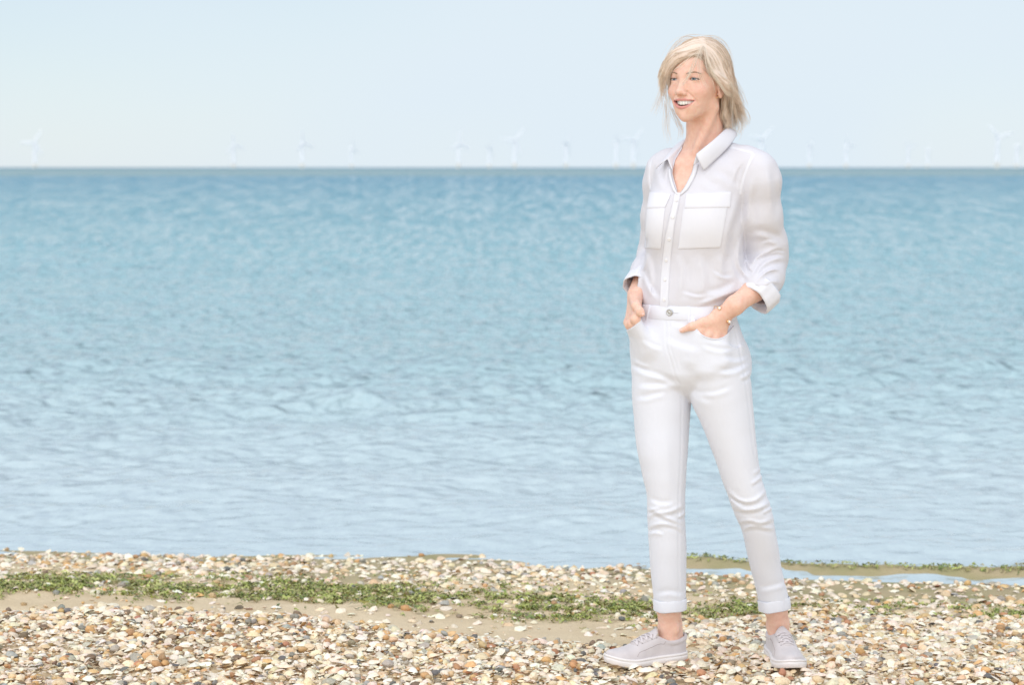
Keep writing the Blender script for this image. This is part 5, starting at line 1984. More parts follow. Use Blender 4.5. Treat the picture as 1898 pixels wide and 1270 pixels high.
lk(m_skin, a_.outputs['Color'], mxk.inputs['A'])
lk(m_skin, rs_.outputs['Color'], mxk.inputs['B'])
lk(m_skin, mxk.outputs['Result'], bsdf(m_skin).inputs['Base Color'])
bsdf(m_skin).inputs['Subsurface Weight'].default_value = 0.22
bsdf(m_skin).inputs['Subsurface Radius'].default_value = (1.0, 0.36, 0.2)
bsdf(m_skin).inputs['Subsurface Scale'].default_value = 0.006
add_bump(m_skin, 420, 0.12, 0.0008, 3.0)
body = link('body', me, m_skin, person)
m_nail = mat('fingernail', (0.80, 0.52, 0.45), 0.25, 0.5)
for TH in (L_TH, R_TH):
    dr = (TH[3] - TH[2]) / np.linalg.norm(TH[3] - TH[2])
    nn_ = np.array([0, -1.0, 0.45])
    nn_ = nn_ - dr * (nn_ @ dr)
    nn_ /= np.linalg.norm(nn_)
    sd_ = np.cross(dr, nn_)
    Vn = [TH[3] + dr * 0.0005 + nn_ * 0.0079]
    for rr_, hh_ in ((0.6, 0.0076), (1.0, 0.0064)):
        for j in range(12):
            t_ = 2 * math.pi * j / 12
            Vn.append(TH[3] + dr * (0.0005 + 0.0060 * rr_ * math.cos(t_)) + sd_ * 0.0046 * rr_ * math.sin(t_) + nn_ * (hh_ - 0.0008 * abs(math.sin(t_)) * rr_))
    Fn = [(0, 1 + j, 1 + (j + 1) % 12) for j in range(12)] + [(1 + j, 13 + j, 13 + (j + 1) % 12, 1 + (j + 1) % 12) for j in range(12)]
    link('fingernail', Bag().add(np.array(Vn) - PB, Fn).mesh('fingernail'), m_nail, person)

# eyes
m_eye = mat('eye', (0.8, 0.78, 0.76), 0.12, 0.6)
tc = nd(m_eye, 'ShaderNodeTexCoord')
ln = nd(m_eye, 'ShaderNodeVectorMath', operation='DISTANCE')
ln.inputs[1].default_value = (0, 0.012, 0)
lk(m_eye, tc.outputs['Object'], ln.inputs[0])
rp = nd(m_eye, 'ShaderNodeValToRGB')
rp.color_ramp.interpolation = 'LINEAR'
e = rp.color_ramp.elements
e[0].position, e[0].color = 0.0, (0.01, 0.01, 0.012, 1)
e[1].position, e[1].color = 1.0, (0.80, 0.77, 0.75, 1)
for p, c in ((0.21, (0.01, 0.01, 0.012)), (0.24, (0.13, 0.22, 0.28)), (0.48, (0.22, 0.33, 0.40)), (0.56, (0.05, 0.08, 0.10)), (0.62, (0.80, 0.77, 0.75))):
    q = e.new(p)
    q.color = (*c, 1)
mrn = nd(m_eye, 'ShaderNodeMapRange')
mrn.inputs['From Max'].default_value = 0.0105
lk(m_eye, ln.outputs['Value'], mrn.inputs['Value'])
lk(m_eye, mrn.outputs['Result'], rp.inputs['Fac'])
lk(m_eye, rp.outputs['Color'], bsdf(m_eye).inputs['Base Color'])
Vs, Fs = ring_stack([(0.012 * math.sin(q), max(1e-4, 0.012 * math.cos(q))) for q in np.linspace(-1.56, 1.56, 17)], 24)
eye_me = Bag().add(Vs, Fs).mesh('eye')
from mathutils import Matrix
HR = Matrix([list(r) for r in (HM * np.array([[-1], [1], [1]])).T])
for sx_ in (1, -1):
    o = link('eye', eye_me, m_eye, person, Vector(hw((sx_ * 3.08, 6.45, 0)) - PB))
    o.rotation_euler = (HR @ Matrix.Rotation(RAD(4), 3, 'Z')).to_euler()
# teeth
m_tooth = mat('tooth', (0.92, 0.89, 0.83), 0.2, 0.5)
m_tooth.node_tree.nodes['Principled BSDF'].inputs['Subsurface Weight'].default_value = 0.1
arc_t = lambda xx: 7.86 - 0.17 * xx * xx - 0.012 * xx ** 4
xs_t = [0.43, 1.18, 1.84, 2.40, 2.86]
ws_t = [0.42, 0.33, 0.35, 0.30, 0.26]
hs_t = [1.30, 1.18, 1.20, 1.04, 0.86]
for sx_ in (1, -1):
    for xt, wt, ht in zip(xs_t, ws_t, hs_t):
        slope = math.atan(-0.34 * xt - 0.048 * xt ** 3)
        V, F = [], []
        rr = [(0.0, 0.80), (-0.3, 0.95), (-0.65, 1.0), (-0.9, 0.93), (-1.0, 0.72)]
        kk = 10
        for h_, w_ in rr:
            for j in range(kk):
                t = 2 * math.pi * j / kk
                cx_, cy_ = abs(math.cos(t)) ** 0.7 * np.sign(math.cos(t)) * wt * w_, math.sin(t) * 0.26 * w_
                V.append((sx_ * (xt + cx_ * math.cos(slope) - cy_ * math.sin(slope) * -1), arc_t(xt) + cx_ * math.sin(slope) + cy_ * math.cos(slope), -5.60 + 0.05 * xt + h_ * ht))
        F = [(i * kk + j, i * kk + (j + 1) % kk, (i + 1) * kk + (j + 1) % kk, (i + 1) * kk + j) for i in range(4) for j in range(kk)] + [tuple(40 + j for j in range(kk))]
        link('tooth', Bag().add(np.array([hw(p) for p in V]) - PB, F).mesh('tooth'), m_tooth, person)
# ------------------------------------------------------------------ brows, lashes
m_brow = mat('brow_hair', (0.33, 0.21, 0.14), 0.6, 0.3)
m_lash = mat('lash', (0.05, 0.03, 0.025), 0.5, 0.4)
rb = np.random.default_rng(3)


def on_skin(P, off):
    """Move points to the given distance off the skin."""
    P = np.array(P)
    for _ in range(3):
        P = P - bf_.grad(P, 0.0025) * (bf_.sample(P) - off)[:, None]
    return P


for sx_ in (1, -1):
    c = curve3([(1.25, 8.3, 1.35), (2.5, 8.1, 1.75), (3.7, 7.4, 1.85), (4.9, 6.2, 1.35)], 60)
    bag = Bag()
    for _ in range(130):
        q = rb.integers(2, 52)
        w = 0.15 * (1 - (q / 60.0) ** 2) + 0.05
        st = c[q] + [0, 0, rb.uniform(-w, w)]
        en = c[min(q + 7, 59)] + [0, 0, rb.uniform(-w, w) * 0.6 + 0.08]
        P = np.array([st, (st + en) / 2, en]) * [sx_, 1, 1]
        P = on_skin([hw(p) for p in P], 0.0006)
        V, F = tube(P, [.00028, .0003, .00012], 3)
        bag.add(V - PB, F)
    link('eyebrow', bag.mesh('eyebrow'), m_brow, person)
    bag = Bag()
    for up in (1, 0):
        P = []
        for w in np.linspace(-0.98, 1.0, 15):
            ax_ = 3.12 + 1.42 * w
            z_ = (0.32 if up else -0.27) * (1 - w * w) - 0.02 * w + (0.03 if up else -0.03)
            y_ = 6.45 + math.sqrt(max(0.02, 1.42 ** 2 - (ax_ - 3.08) ** 2 - z_ ** 2)) + 0.03
            P.append(hw((sx_ * ax_, y_, z_)))
        rr = (0.00085 if up else 0.00035) * (0.45 + 0.55 * np.linspace(0, 1, 15) ** 0.7)
        V, F = tube(P, rr, 5)
        bag.add(V - PB, F)
        if up:
            for w in np.linspace(-0.5, 1.0, 16):
                i = int((w + 0.98) / 1.98 * 14)
                p = P[min(i, 14)]
                d = HM[1] * 0.004 - HM[2] * 0.0008 + HM[0] * sx_ * 0.003 * max(w, 0)
                V, F = tube([p, p + d * 0.6, p + d + HM[2] * 0.0012], [.0003, .00022, .0001], 3)
                bag.add(V - PB, F)
    link('eyelashes', bag.mesh('eyelashes'), m_lash, person)

# ------------------------------------------------------------------ hair
m_hair = mat('blond_hair', (0.72, 0.62, 0.48), 0.38, 0.45)
a_ = nd(m_hair, 'ShaderNodeAttribute', attribute_name='Col')
lk(m_hair, a_.outputs['Color'], bsdf(m_hair).inputs['Base Color'])
bsdf(m_hair).inputs['Sheen Weight'].default_value = 0.1
tr = nd(m_hair, 'ShaderNodeBsdfTranslucent')
lk(m_hair, a_.outputs['Color'], tr.inputs['Color'])
ms = nd(m_hair, 'ShaderNodeMixShader')
ms.inputs['Fac'].default_value = 0.12
out_ = [q for q in m_hair.node_tree.nodes if q.type == 'OUTPUT_MATERIAL'][0]
lk(m_hair, bsdf(m_hair).outputs[0], ms.inputs[1])
lk(m_hair, tr.outputs[0], ms.inputs[2])
lk(m_hair, ms.outputs[0], out_.inputs['Surface'])
rh = np.random.default_rng(17)
HAIR_LEVEL = 1.05


def G(*pts):
    return np.array([A(*p) for p in pts])


N_PT = 16
GUIDES = {
    # over the crown and down behind the ear to the nape (picture right)
    'back': [
        G((1304, 84, -.108), (1322, 104, -.118), (1334, 128, -.118), (1346, 148, -.100), (1354, 172, -.075), (1358, 205, -.050), (1372, 236, -.035)),
        G((1306, 76, -.090), (1330, 88, -.095), (1346, 118, -.092), (1354, 150, -.072), (1362, 184, -.050), (1374, 206, -.035), (1389, 219, -.028)),
        G((1305, 71, -.055), (1334, 76, -.050), (1352, 108, -.040), (1358, 146, -.026), (1366, 182, -.010), (1370, 214, .000), (1382, 238, .005)),
        G((1302, 71, -.015), (1330, 74, .005), (1350, 98, .020), (1357, 140, .030), (1360, 180, .035), (1358, 218, .040), (1348, 246, .045)),
        G((1299, 76, .020), (1318, 80, .045), (1332, 100, .062), (1338, 145, .066), (1340, 185, .062), (1338, 220, .060), (1330, 244, .060)),
    ],
    # under layer behind the ear against the neck
    'nape': [
        G((1343, 140, -.075), (1346, 165, -.066), (1343, 190, -.052), (1340, 215, -.040), (1341, 236, -.034)),
        G((1350, 140, -.045), (1356, 170, -.035), (1356, 200, -.026), (1352, 225, -.020), (1358, 246, -.016)),
        G((1350, 145, .010), (1355, 175, .016), (1354, 205, .020), (1346, 232, .022), (1344, 246, .024)),
        G((1330, 150, .050), (1332, 180, .050), (1328, 210, .048), (1318, 236, .046), (1312, 246, .046)),
    ],
    # swept across the top to the far side of the face (picture left)
    'far': [
        G((1303, 84, -.112), (1282, 88, -.122), (1258, 100, -.110), (1243, 118, -.085), (1233, 145, -.062), (1229, 168, -.052), (1221, 194, -.046)),
        G((1304, 78, -.098), (1276, 80, -.104), (1250, 96, -.088), (1233, 122, -.066), (1226, 152, -.050), (1227, 178, -.044), (1216, 200, -.042)),
        G((1304, 71, -.070), (1272, 73, -.072), (1246, 92, -.056), (1229, 124, -.040), (1223, 154, -.032), (1228, 186, -.030), (1236, 222, -.030)),
        G((1302, 72, -.030), (1272, 74, -.026), (1246, 94, -.012), (1232, 130, -.002), (1230, 168, .004), (1238, 204, .006), (1236, 240, .008)),
        G((1299, 76, .010), (1278, 82, .030), (1258, 100, .045), (1246, 140, .050), (1246, 180, .050), (1256, 214, .048), (1262, 246, .045)),
    ],
}
GUIDES['hairline_far'] = [
    G((1300, 93, -.11), (1282, 94, -.115), (1262, 102, -.105), (1247, 116, -.085), (1237, 138, -.062), (1230, 164, -.052), (1224, 190, -.046)),
    G((1284, 95, -.112), (1266, 102, -.105), (1251, 113, -.090), (1240, 132, -.066), (1233, 155, -.055), (1229, 178, -.050)),
    G((1266, 100, -.105), (1254, 108, -.095), (1243, 122, -.078), (1235, 145, -.060), (1230, 168, -.052)),
]
GUIDES['hairline_back'] = [
    G((1306, 92, -.115), (1318, 106, -.122), (1331, 128, -.122), (1343, 146, -.112), (1352, 166, -.090), (1358, 196, -.065)),
    G((1316, 108, -.122), (1326, 126, -.124), (1337, 142, -.118), (1348, 154, -.104), (1358, 172, -.080), (1370, 196, -.060)),
    G((1324, 126, -.124), (1332, 140, -.122), (1342, 150, -.114), (1352, 160, -.098), (1362, 178, -.075), (1366, 206, -.055)),
]
N_STR = {'back': 2300, 'nape': 1000, 'far': 2000, 'hairline_far': 500, 'hairline_back': 500}
CLUMPS = {'back': 80, 'nape': 40, 'far': 74, 'hairline_far': 26, 'hairline_back': 26}
ENDS = {'back': (0.70, 1.06), 'nape': (0.72, 1.05), 'far': (0.46, 0.84), 'hairline_far': (0.5, 0.9), 'hairline_back': (0.7, 1.0)}
strands = []                                    # (points, radius, colour)
TONES = np.array([(0.93, 0.80, 0.66), (0.86, 0.69, 0.53), (0.95, 0.86, 0.75), (0.68, 0.50, 0.36), (0.90, 0.74, 0.59), (0.94, 0.82, 0.69)])


def along(g, s):
    """Guide blended between neighbours at position s (0..1)."""
    q = np.clip(s, 0, 1) * (len(g) - 1)
    i = min(int(q), len(g) - 2)
    return g[i] * (1 - (q - i)) + g[i + 1] * (q - i)


for name, gs_ in GUIDES.items():
    gl = [curve3(g, N_PT) for g in gs_]
    cl = rh.random(CLUMPS[name])
    cw = [(rh.uniform(0.002, 0.0085), rh.uniform(5, 11), rh.uniform(0, 6.28), rh.normal(0, 0.004, 3), rh.uniform(*ENDS[name])) for _ in cl]
    ctone = [TONES[rh.integers(len(TONES))] for _ in cl]
    for q in range(N_STR[name]):
        ci = rh.integers(len(cl))
        s0 = np.clip(cl[ci] + rh.normal(0, 0.035), 0, 1)
        P0 = along(gl, s0)
        Pc = along(gl, cl[ci])
        t = np.linspace(0, 1, N_PT)[:, None]
        P = P0 * (1 - 0.55 * t) + Pc * (0.55 * t)            # strands gather into locks towards their ends
        am, fr, ph, of, ln_ = cw[ci]
        if name in ('back', 'nape', 'hairline_back'):
            am, fr = am * 1.5, fr * 1.25
        ln_ = ln_ * rh.uniform(0.88, 1.0)
        side = np.cross(np.gradient(P, axis=0), [0, 1, 0])
        side /= np.linalg.norm(side, axis=1)[:, None] + 1e-9
        wv = np.sin(fr * t[:, 0] + ph) * am * (t[:, 0] ** 1.2) * 1.3
        P = P + side * wv[:, None] + of * t ** 1.5 + rh.normal(0, 0.0016, 3) * (0.4 + t) + np.array([0, 1, 0]) * (np.cos(fr * t + ph) * am * t * 0.7)
        P = P + rh.normal(0, 0.0035, 3) * t ** 2.5
        i = np.clip(t[:, 0] * min(ln_, 1.0) * (N_PT - 1), 0, N_PT - 1.001)
        ii = i.astype(int)
        P = P[ii] * (1 - (i - ii))[:, None] + P[ii + 1] * (i - ii)[:, None]
        P = P + (rh.normal(0, 1, 3) * [0.0075, 0.004, 0.002]) * (1 - t) ** 1.3          # roots spread over the scalp
        off = 0.0012 + rh.random() ** 1.4 * (0.0095 if name in ('back', 'far') else 0.006)
        col = (ctone[ci] * 0.6 + TONES[rh.integers(len(TONES))] * 0.4) * rh.uniform(0.9, 1.08)
        strands.append((P, rh.uniform(0.00030, 0.00072), col, off))
# loose fringe falling over the brow
FRINGE = [
    G((1303, 83, -.116), (1292, 100, -.134), (1282, 124, -.140), (1275, 140, -.142), (1268, 152, -.140)),
    G((1303, 84, -.116), (1294, 102, -.136), (1286, 124, -.142), (1276, 142, -.144), (1264, 156, -.144)),
    G((1304, 84, -.116), (1299, 104, -.138), (1296, 126, -.144), (1302, 146, -.144), (1309, 160, -.138)),
    G((1304, 84, -.116), (1303, 102, -.136), (1299, 120, -.142), (1289, 140, -.146), (1284, 158, -.146)),
    G((1303, 86, -.116), (1288, 98, -.132), (1270, 112, -.136), (1256, 124, -.128), (1246, 132, -.114)),
    G((1306, 86, -.114), (1312, 108, -.134), (1320, 132, -.136), (1332, 152, -.130), (1344, 170, -.118), (1356, 178, -.10)),
    G((1305, 86, -.114), (1308, 110, -.136), (1312, 130, -.140), (1322, 150, -.136), (1326, 172, -.130)),
]
for g, n_ in zip(FRINGE, (5, 7, 5, 0, 6, 34, 3)):
    c = curve3(g, N_PT)
    for _ in range(n_):
        t = np.linspace(0, 1, N_PT)[:, None]
        P = c + rh.normal(0, 0.0016, 3) * (0.5 + t) + rh.normal(0, 0.003, 3) * t ** 2
        strands.append((P, rh.uniform(0.0003, 0.00055), TONES[rh.choice([0, 2, 5, 2])] * rh.uniform(0.95, 1.08), 0.0015))
# flyaway ends
LOOSE = [
    G((1230, 165, -.05), (1224, 182, -.05), (1219, 196, -.05), (1214, 210, -.05)), G((1233, 190, -.03), (1236, 215, -.03), (1234, 235, -.03), (1238, 262, -.03)),
    G((1245, 200, -.01), (1256, 225, -.01), (1262, 240, -.01), (1260, 254, -.01)), G((1366, 190, -.02), (1378, 205, -.02), (1384, 222, -.02), (1376, 238, -.02)),
    G((1362, 200, -.01), (1372, 225, -.01), (1374, 240, -.01), (1366, 254, -.01)), G((1355, 140, -.01), (1368, 165, -.01), (1376, 185, -.01), (1378, 200, -.01)),
    G((1292, 72, -.06), (1268, 71, -.06), (1246, 90, -.05), (1232, 118, -.04)), G((1304, 70, -.06), (1328, 72, -.05), (1346, 92, -.04), (1356, 122, -.03)),
]
for g in LOOSE:
    c = curve3(g, N_PT)
    for _ in range(16):
        t = np.linspace(0, 1, N_PT)[:, None]
        P = c + rh.normal(0, 0.005, 3) + rh.normal(0, 0.006, 3) * t ** 1.5 + 0.0015 * np.sin(t * rh.uniform(4, 9) + rh.uniform(0, 6))
        strands.append((P, rh.uniform(0.00022, 0.0004), TONES[rh.integers(len(TONES))], 0.001))
AP = np.vstack([s_[0] for s_ in strands])
OFF = np.repeat([s_[3] for s_ in strands], N_PT)
tt = np.tile(np.linspace(0, 1, N_PT), len(strands))
inb = (AP[:, 0] > bf_.xs[1]) & (AP[:, 2] < bf_.zs[-2]) & (AP[:, 1] > bf_.ys[1]) & (AP[:, 1] < bf_.ys[-2])
for _ in range(3):
    sd = bf_.sample(AP)
    m = inb & (sd < OFF)
    AP[m] += bf_.grad(AP[m], 0.004) * (OFF[m] - sd[m])[:, None]
# hair lies close along its first half
pull = np.clip((0.72 - tt) / 0.25, 0, 1) * np.repeat([0.0 if s_[3] in (0.0015, 0.001) else 1.0 for s_ in strands], N_PT)
for _ in range(2):
    sd = bf_.sample(AP)
    m = inb & (sd > OFF) & (pull > 0)
    AP[m] -= bf_.grad(AP[m], 0.004) * ((sd[m] - OFF[m]) * pull[m])[:, None]
# smooth the pushed strands along their length
S3 = AP.reshape(len(strands), N_PT, 3)
for _ in range(2):
    S3[:, 1:-1] = 0.5 * S3[:, 1:-1] + 0.25 * (S3[:, :-2] + S3[:, 2:])
# body of the hair: the space the locks fill, as one smooth mass
main = np.array([s_[3] not in (0.0015, 0.001) for s_ in strands])
SP_ = S3[main][:, :14]
fine = np.concatenate([SP_[:, :-1] * (1 - a_i) + SP_[:, 1:] * a_i for a_i in (0.0, 0.34, 0.67)], 1).reshape(-1, 3)
fcol = np.repeat(np.array([s_[2] for s_ in strands])[main], 13 * 3, 0)
h_ = 0.0026
lo_ = fine.min(0) - 0.03
dim = np.ceil((fine.max(0) + 0.03 - lo_) / h_).astype(int) + 1
ix = ((fine - lo_) / h_).astype(int)
lin = (ix[:, 0] * dim[1] + ix[:, 1]) * dim[2] + ix[:, 2]
tot = int(dim.prod())


def blur(D, r, n):
    for _ in range(n):
        for a_i in range(3):
            c_ = np.cumsum(np.pad(D, [(r + 1, r) if q == a_i else (0, 0) for q in range(3)]), axis=a_i)
            sl_hi = [slice(None)] * 3
            sl_lo = [slice(None)] * 3
            sl_hi[a_i], sl_lo[a_i] = slice(2 * r + 1, None), slice(0, -2 * r - 1)
            D = (c_[tuple(sl_hi)] - c_[tuple(sl_lo)]) / (2 * r + 1)
    return D


dens = np.minimum(np.bincount(lin, minlength=tot).reshape(dim), 2.0)
wide = blur(dens, 2, 2)
ccol = [blur(np.bincount(lin, fcol[:, q], tot).reshape(dim), 2, 1) for q in range(3)]
cw_ = blur(np.bincount(lin, minlength=tot).reshape(dim).astype(float), 2, 1)
hf = Field(*[(lo_[q] + (np.arange(dim[q]) + 0.5) * h_).astype(f32) for q in range(3)])
hf.F = (HAIR_LEVEL - wide).astype(f32)
V, Q = hf.nets(3)
hc = Field(hf.xs, hf.ys, hf.zs)
mc = []
for C_ in ccol + [cw_]:
    hc.F = C_.astype(f32)
    mc.append(hc.sample(V))
mc = np.stack(mc[:3], 1) / np.maximum(mc[3], 1e-3)[:, None]
mc = mc.mean(0) + (mc - mc.mean(0)) * 1.6
me = mesh_np('hair_mass', V - PB, Q)
set_col(me, np.clip(mc * np.array([0.87, 0.86, 0.90]), 0.3, 0.95))
mass_me = me

VV, FF, CC, nn = [], [], [], 0
prof_r = np.array([0.9, 1, 1, 1, 1, 1, 1, .97, .94, .9, .84, .76, .66, .52, .36, .14])
for q, (_, r, col, off) in enumerate(strands):
    if main[q] and q % 5 in (1, 3):
        continue
    P = S3[q]
    T, N, B = frames(P)
    k = 3
    a = np.arange(k) * 2 * np.pi / k
    V = (P[:, None] + (r * prof_r)[:, None, None] * (np.cos(a)[None, :, None] * N[:, None] + np.sin(a)[None, :, None] * B[:, None])).reshape(-1, 3)
    i = (np.arange(N_PT - 1) * k)[:, None]
    j = np.arange(k)[None]
    F = np.stack([i + j, i + (j + 1) % k, i + k + (j + 1) % k, i + k + j], -1).reshape(-1, 4)
    VV.append(V)
    FF.append(F + nn)
    root = np.linspace(0.92, 1.03, N_PT)
    CC.append(np.repeat(col[None] * root[:, None], k, 0))
    nn += len(V)
me = mesh_np('hair', np.vstack(VV) - PB, np.vstack(FF))
set_col(me, np.clip(np.vstack(CC), 0, 0.975))
hair = link('hair', me, m_hair, person)
m_mass = mat('blond_hair_mass', (0.9, 0.78, 0.64), 0.55, 0.3)
am_ = nd(m_mass, 'ShaderNodeAttribute', attribute_name='Col')
lk(m_mass, am_.outputs['Color'], bsdf(m_mass).inputs['Base Color'])
add_bump(m_mass, 260, 0.5, 0.003, 2.0, 'Object', None, (1, 1, 0.25))
mass = link('hair_mass', mass_me, m_mass, hair)
tag(hair, 'chin-length wavy platinum blond hair blown by the wind')

# ------------------------------------------------------------------ jewellery
m_gold = mat('gold', (0.90, 0.62, 0.34), 0.22, 0.5, 1.0)
m_white = mat('pearl', (0.86, 0.84, 0.82), 0.15, 0.6)
m_cryst = mat('crystal', (0.9, 0.9, 0.92), 0.05, 0.8)
ec = A(1327, 179, -0.125)
dsk = bf_.hit([(1328, 177)])[0]
ec = dsk + np.array([0, -0.004, 0])
pts = [ec + 0.0050 * np.array([math.cos(t), -0.25 * math.cos(t), math.sin(t)]) for t in np.linspace(0, 2 * math.pi, 25)]
V, F = tube(pts, 0.0009, 6)
ear = link('earring', Bag().add(V - PB, F).mesh('earring'), m_gold, person)
Vs, Fs = ring_stack([(0.0016 * math.sin(q), max(1e-5, 0.0016 * math.cos(q))) for q in np.linspace(-1.56, 1.56, 9)], 10)
link('bead', Bag().add(Vs + ec + [0, -0.001, -0.0056] - PB, Fs).mesh('bead'), m_gold, ear)
link('pearl', Bag().add(Vs * 0.9 + ec + [0.003, -0.001, 0.0045] - PB, Fs).mesh('pearl'), m_white, ear)
# open bangle: ends with a crystal and a pearl
axw = (LFA - LW) / np.linalg.norm(LFA - LW)
tow = np.array([0.0, -1.0, 0.0])
tow = tow - axw * (tow @ axw)
tow /= np.linalg.norm(tow)
sdw = np.cross(axw, tow)
bc = LW + axw * 0.002
ring = lambda t: bc + 0.0305 * (math.cos(t) * tow + 1.05 * math.sin(t) * sdw)
c_uv = [proj(*ring(t)) for t in np.linspace(-math.pi, math.pi, 73)]
V, F = tube([ring(t) for t in np.linspace(0.80, 2 * math.pi - 0.80, 60)], 0.0013, 7)
bang = link('bangle', Bag().add(V - PB, F).mesh('bangle'), m_gold, person)
ends = [ring(0.80), ring(-0.80)]
ends.sort(key=lambda p: proj(*p)[1])
V = np.array([(x_, y_, z_) for x_ in (-1, 1) for y_ in (-1, 1) for z_ in (-1, 1)], float) * [0.0042, 0.0022, 0.0042]
Fq = [(0, 1, 3, 2), (4, 6, 7, 5), (0, 4, 5, 1), (2, 3, 7, 6), (0, 2, 6, 4), (1, 5, 7, 3)]
o = link('crystal_setting', Bag().add(V + ends[0] - PB, Fq).mesh('crystal_setting', False), m_gold, bang)
md = o.modifiers.new('edge', 'BEVEL')
md.width, md.segments = 0.0008, 2
V2, F2 = disc_on(ends[0] + [0, -0.0018, 0], np.array([-0.2, -1, 0.2]), [(0, .0032), (.0012, .0032), (.0022, .0018)], 8)
link('crystal', Bag().add(V2 - PB, F2).mesh('crystal', False), m_cryst, bang)
Vs, Fs = ring_stack([(0.0040 * math.sin(q), max(1e-5, 0.0040 * math.cos(q))) for q in np.linspace(-1.56, 1.56, 13)], 16)
link('pearl', Bag().add(Vs + ends[1] + [0, -0.001, 0] - PB, Fs).mesh('pearl'), m_white, bang)
V3, F3 = disc_on(ends[1] + [-0.004, 0.0, 0.001], np.array([-1, -0.3, 0.2]), [(0, .0045), (.002, .0045), (.003, .003)], 8)
link('pearl_setting', Bag().add(V3 - PB, F3).mesh('pearl_setting', False), m_gold, bang)
# ------------------------------------------------------------------ shoes (built in foot space: x to the side, y to the toe, z up)
SL = 0.256
TS = [0, .03, .08, .16, .30, .45, .58, .68, .80, .90, .96, 1.0]
WS = [.012, .0250, .0325, .0362, .0360, .0375, .0420, .0450, .0430, .0345, .0235, .006]
HT = [0, .06, .14, .24, .33, .40, .50, .62, .74, .86, .94, 1.0]
HH = [.0500, .0525, .0480, .0470, .0540, .0620, .0585, .0470, .0355, .0270, .0215, .0140]


def spring(y):
    t = np.clip((y / SL - 0.66) / 0.34, 0, 1)
    return 0.0155 * t ** 1.8


sh = Field(axis(-.058, .058, .0019), axis(-.012, SL + .012, .0019), axis(.004, .125, .0019))
x, y, z = sh.pts(sh.box((-9, -9, -9), (9, 9, 9)))
t = np.asarray(y) / SL
w = np.maximum(spline(TS, WS, t) - .0025, .004).astype(f32)
h = spline(HT, HH, t).astype(f32)
w = np.where((t < 0) | (t > 1), .003, w)
zr = z - .016
taper = 1 - 0.10 * np.clip(zr / .06, 0, 1) * (1 - sstep(.5, .8, t))
pw = (5.0 - 2.7 * sstep(.30, .62, t)).astype(f32)
k_ = ((np.abs(x) / (w * taper)) ** pw + (np.maximum(zr, 0) / h) ** pw) ** (1 / pw)
d = (k_ - 1) * np.minimum(w, h) * 0.9
d = np.maximum(d, np.maximum(-t, t - 1) * SL)
sh.F[:] = np.minimum(d, 0.05).astype(f32)
# padded collar round the ankle opening
el = [np.array([.0285 * math.sin(a), .050 - .049 * math.cos(a), 0.0]) for a in np.linspace(0, 2 * math.pi, 33)]
for p in el:
    tt_ = p[1] / SL
    p[2] = .016 + float(spline(HT, HH, np.array([max(tt_, 0)]))[0]) - .008 + (0.006 if tt_ < .03 else 0)
sh.cones(el, [.0050] * 33, .006)
sh.op((-.05, -.02, .03), (.05, .11, .125), lambda x, y, z: np.maximum(np.sqrt((x / .0265) ** 2 + ((y - .050) / .0470) ** 2) * .0265 - .0265, .044 - z), .004, 'cut')
# seam round the eyelet panel and along the toe
Vs_, Qs_ = sh.nets(1)
up_field = sh


def top_of(x, y):
    zs = np.arange(.122, .018, -.0008)
    P = np.column_stack([np.full_like(zs, x), np.full_like(zs, y), zs])
    s_ = sh.sample(P)
    i = int(np.argmax(s_ < 0))
    return zs[i]


m_suede = mat('lilac_grey_suede', (0.545, 0.490, 0.485), 0.92, 0.15)
bsdf(m_suede).inputs['Sheen Weight'].default_value = 0.3
s1 = add_bump(m_suede, 900, 0.3, 0.001, 2.0)
add_bump(m_suede, 40, 0.15, 0.002, 3.0, 'Object', s1)
n_ = nd(m_suede, 'ShaderNodeTexNoise', Scale=28.0, Detail=4.0)
r_ = nd(m_suede, 'ShaderNodeValToRGB')
r_.color_ramp.elements[0].position, r_.color_ramp.elements[0].color = 0.3, (0.545, 0.50, 0.505, 1)
r_.color_ramp.elements[1].position, r_.color_ramp.elements[1].color = 0.7, (0.615, 0.57, 0.575, 1)
tcx = nd(m_suede, 'ShaderNodeTexCoord')
lk(m_suede, tcx.outputs['Object'], n_.inputs['Vector'])
lk(m_suede, n_.outputs['Fac'], r_.inputs['Fac'])
lk(m_suede, r_.outputs['Color'], bsdf(m_suede).inputs['Base Color'])
m_sole = mat('white_rubber', (0.76, 0.72, 0.71), 0.55, 0.4)
m_lace = mat('lace', (0.64, 0.59, 0.60), 0.9, 0.15)
m_seam = mat('seam_groove_shade', (0.33, 0.27, 0.27), 0.9, 0.1)  # dark tone stands for the shade inside the seam grooves
m_dark = mat('eyelet_and_gap_shade', (0.03, 0.027, 0.03), 0.7, 0.2)
bend = lambda V: np.column_stack([V[:, 0], V[:, 1], V[:, 2] + spring(V[:, 1])])
upper_me = mesh_np('upper', bend(Vs_), Qs_)
# sole: stacked outlines
tq = np.concatenate([np.linspace(0, .06, 6)[:-1], np.linspace(.06, .92, 26)[:-1], np.linspace(.92, 1, 9)])
wq = spline(TS, WS, tq)
wq[0] = .012
wq[-1] = .006
out = [(a, b) for a, b in zip(wq, tq * SL)] + [(-a, b) for a, b in zip(wq[::-1], tq[::-1] * SL)]
out = np.array(out)
rows = [(0.0, -.0035), (0.0, .0005), (.002, .0022), (.010, .0030), (.0155, .0030), (.0162, .0018), (.0170, .0018), (.0175, .0030), (.0215, .0028), (.0235, .0014), (.0235, -.006)]
ctr = np.array([0, SL * .5])
no_ = np.stack([np.gradient(np.concatenate([out[-3:], out, out[:3]])[:, 1])[3:-3], -np.gradient(np.concatenate([out[-3:], out, out[:3]])[:, 0])[3:-3]], 1)
no_ /= np.linalg.norm(no_, axis=1)[:, None] + 1e-9
